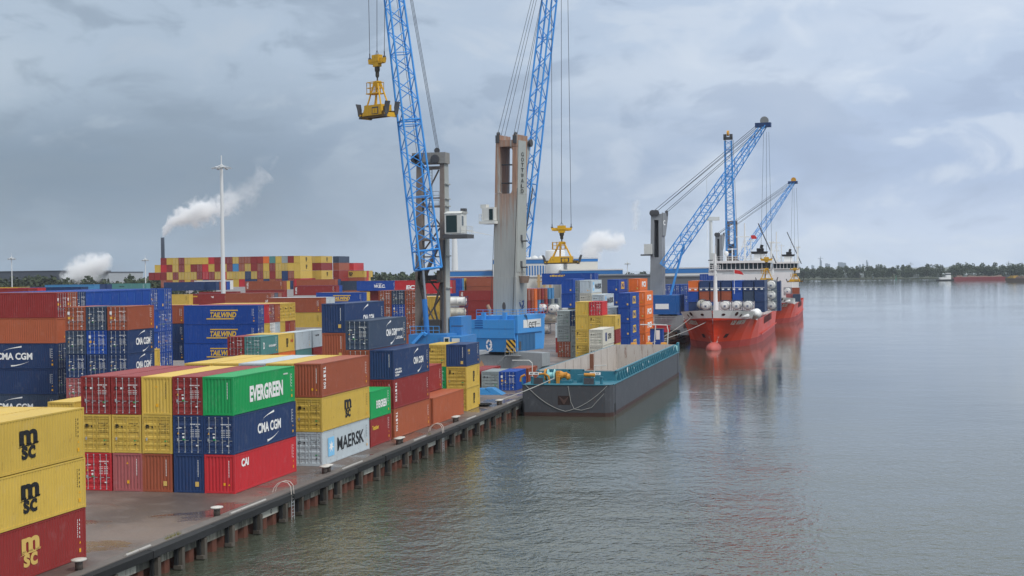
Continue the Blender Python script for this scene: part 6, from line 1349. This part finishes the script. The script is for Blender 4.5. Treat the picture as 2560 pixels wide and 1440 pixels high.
for i in range(8): m.frust((18+i*6, 1), (24+i*6, 8), 3.6, (19+i*6, 2), (23+i*6, 7), 5.6+.4*math.sin(i*2))
m.build('cargo_heap', MATS['scrap_brown'], o)
p = at(2240, 700, 1920); m = MB(); m.lathe([(1.4, -.4), (1.4, .6), (.5, 1.2), (.35, 4.6), (.7, 4.8), (.05, 6)], 10); o = m.build('channel_buoy', mat('buoy_green', (.03, .16, .10), .5)); o.location = (p.x, p.y, -2); tag(o, 'small green channel buoy floating on the far river', 'buoy')
# ------------------------------------------------------------------ steam from the works
def steam(label, pts, dens, wisp=.5, seed=0):
    """A plume: one closed lumpy hull along pts (x, y, z, radius) filled with uneven vapour."""
    o0 = V(pts[0][:3]); m = MB(); n = 14; ringv = []
    for i, (x, y, z, r_) in enumerate(pts):
        a = V(pts[min(i+1, len(pts)-1)][:3])-V(pts[max(i-1, 0)][:3]); a.normalize(); s = a.orthogonal().normalized(); t_ = a.cross(s)
        ringv.append([tuple(V((x, y, z))-o0+s*(r_*math.cos(q*6.2832/n))+t_*(r_*math.sin(q*6.2832/n))) for q in range(n)])
    for A, B in zip(ringv, ringv[1:]): m.strip(A+[A[0]], B+[B[0]])
    m.face(ringv[0][::-1]); m.face(ringv[-1])
    M = bpy.data.materials.new('steam'); M.use_nodes = True; t = NT(M.node_tree); t.n.remove(t.n['Principled BSDF']); out = t.n['Material Output']
    oc = t.new('ShaderNodeTexCoord').outputs['Object']; R = max(p[3] for p in pts)
    nz = t.noise(t.vmath('ADD', oc, (seed*37.0, seed*11.0, 0)), 1.6/R, 4, .6, .6); nz2 = t.noise(oc, 4.0/R, 5, .65)
    # fall-off towards the hull: distance to the plume axis, piecewise linear
    d = None
    axis = [V(p[:3])-o0 for p in pts]
    for (a, b, ra, rb_) in [(axis[i], axis[i+1], pts[i][3], pts[i+1][3]) for i in range(len(pts)-1)]:
        ab = b-a; rel = t.vmath('SUBTRACT', oc, tuple(a)); dn = t.new('ShaderNodeVectorMath', operation='DOT_PRODUCT'); t.link(rel, dn.inputs[0]); dn.inputs[1].default_value = tuple(ab/ab.length_squared)
        h_ = t.math('ADD', dn.outputs['Value'], 0, clamp=True); sc_ = t.new('ShaderNodeVectorMath', operation='SCALE'); sc_.inputs[0].default_value = tuple(ab); t.link(h_, sc_.inputs['Scale'])
        df = t.vmath('SUBTRACT', rel, sc_.outputs[0]); ln = t.new('ShaderNodeVectorMath', operation='LENGTH'); t.link(df, ln.inputs[0])
        rad = t.math('ADD', t.math('MULTIPLY', h_, rb_-ra), ra); q = t.math('DIVIDE', ln.outputs['Value'], rad); d = q if d is None else t.math('MINIMUM', d, q)
    edge = t.math('ADD', t.math('SUBTRACT', 1.0, d), t.math('MULTIPLY', t.math('SUBTRACT', nz, .55), 1.5*wisp+.6)); edge = t.math('ADD', edge, t.math('MULTIPLY', t.math('SUBTRACT', nz2, .5), .95))
    den = t.math('MULTIPLY', t.math('POWER', t.remap(edge, .05, .95), 1.3), dens)
    if wisp > .4:
        sx_ = t.new('ShaderNodeVectorMath', operation='DOT_PRODUCT'); t.link(oc, sx_.inputs[0]); al = axis[-1]-axis[0]; sx_.inputs[1].default_value = tuple(al/al.length_squared); den = t.math('MULTIPLY', den, t.remap(sx_.outputs['Value'], .75, .2, .06, 1.0))
    pv = t.new('ShaderNodeVolumePrincipled'); pv.inputs['Color'].default_value = (1, 1, 1, 1); pv.inputs['Anisotropy'].default_value = .2; t.link(den, pv.inputs['Density']); t.link(pv.outputs[0], out.inputs['Volume'])
    o = m.build('steam_plume', M); o.location = o0; tag(o, label, 'steam', 'steam plumes'); return o
def pl(Z, L): return [tuple(at(u, v, Z))+(r_*Z/F,) for u, v, r_ in L]
steam('white plume streaming from the slender chimney past the tall mast', pl(1380, [(407, 592, 4), (416, 577, 16), (438, 556, 32), (475, 538, 44), (520, 526, 46), (575, 508, 46), (625, 475, 48), (668, 430, 42)]), .5, .85, 1)
steam('low white steam cloud rising from the pale warehouse', pl(800, [(172, 715, 46), (198, 692, 54), (228, 670, 50), (256, 656, 34), (276, 638, 16)]), .6, .38, 2)
steam('white steam cloud rising behind the plain white factory tower', pl(690, [(1478, 655, 28), (1478, 625, 44), (1492, 602, 38), (1530, 605, 34), (1562, 598, 24)]), .6, .39, 3)
steam('thin upright wisp of steam right of the low spreader', pl(900, [(1588, 575, 14), (1590, 545, 17), (1588, 518, 18), (1596, 500, 10)]), .16, .39, 4)
steam('faint steam wisp high above the far wall', pl(1380, [(676, 425, 6), (684, 408, 13), (695, 390, 10)]), .02, .4, 5)

# ------------------------------------------------------------------ air
m = MB(); m.box((-2600, -120, -4), (2600, 9200, 140)); Mh = bpy.data.materials.new('haze'); Mh.use_nodes = True; t = NT(Mh.node_tree); t.n.remove(t.n['Principled BSDF'])
pv = t.new('ShaderNodeVolumePrincipled'); pv.inputs['Color'].default_value = (.80, .88, 1, 1); pv.inputs['Density'].default_value = .00006; t.link(pv.outputs[0], t.n['Material Output'].inputs['Volume'])
tag(m.build('haze', Mh), kind='stuff')

if MASSED:                                # the smallest and farthest boxes of the yard, past the first three hundred
    mb = MB(); order = list(PAINT)
    for me, M, ck in MASSED:
        n = len(mb.v); mb.v += [tuple(M @ v.co) for v in me.vertices]
        for pg in me.polygons:
            mb.f.append(tuple(n+i for i in pg.vertices)); mb.mi.append(order.index(ck) if pg.material_index == 0 else len(order)+pg.material_index-1)
    tag(mb.build('distant_containers', [PAINT[k] for k in order]+[dark, galv]), kind='stuff')
for o in list(SC.objects):
    if 'key' in o: del o['key']
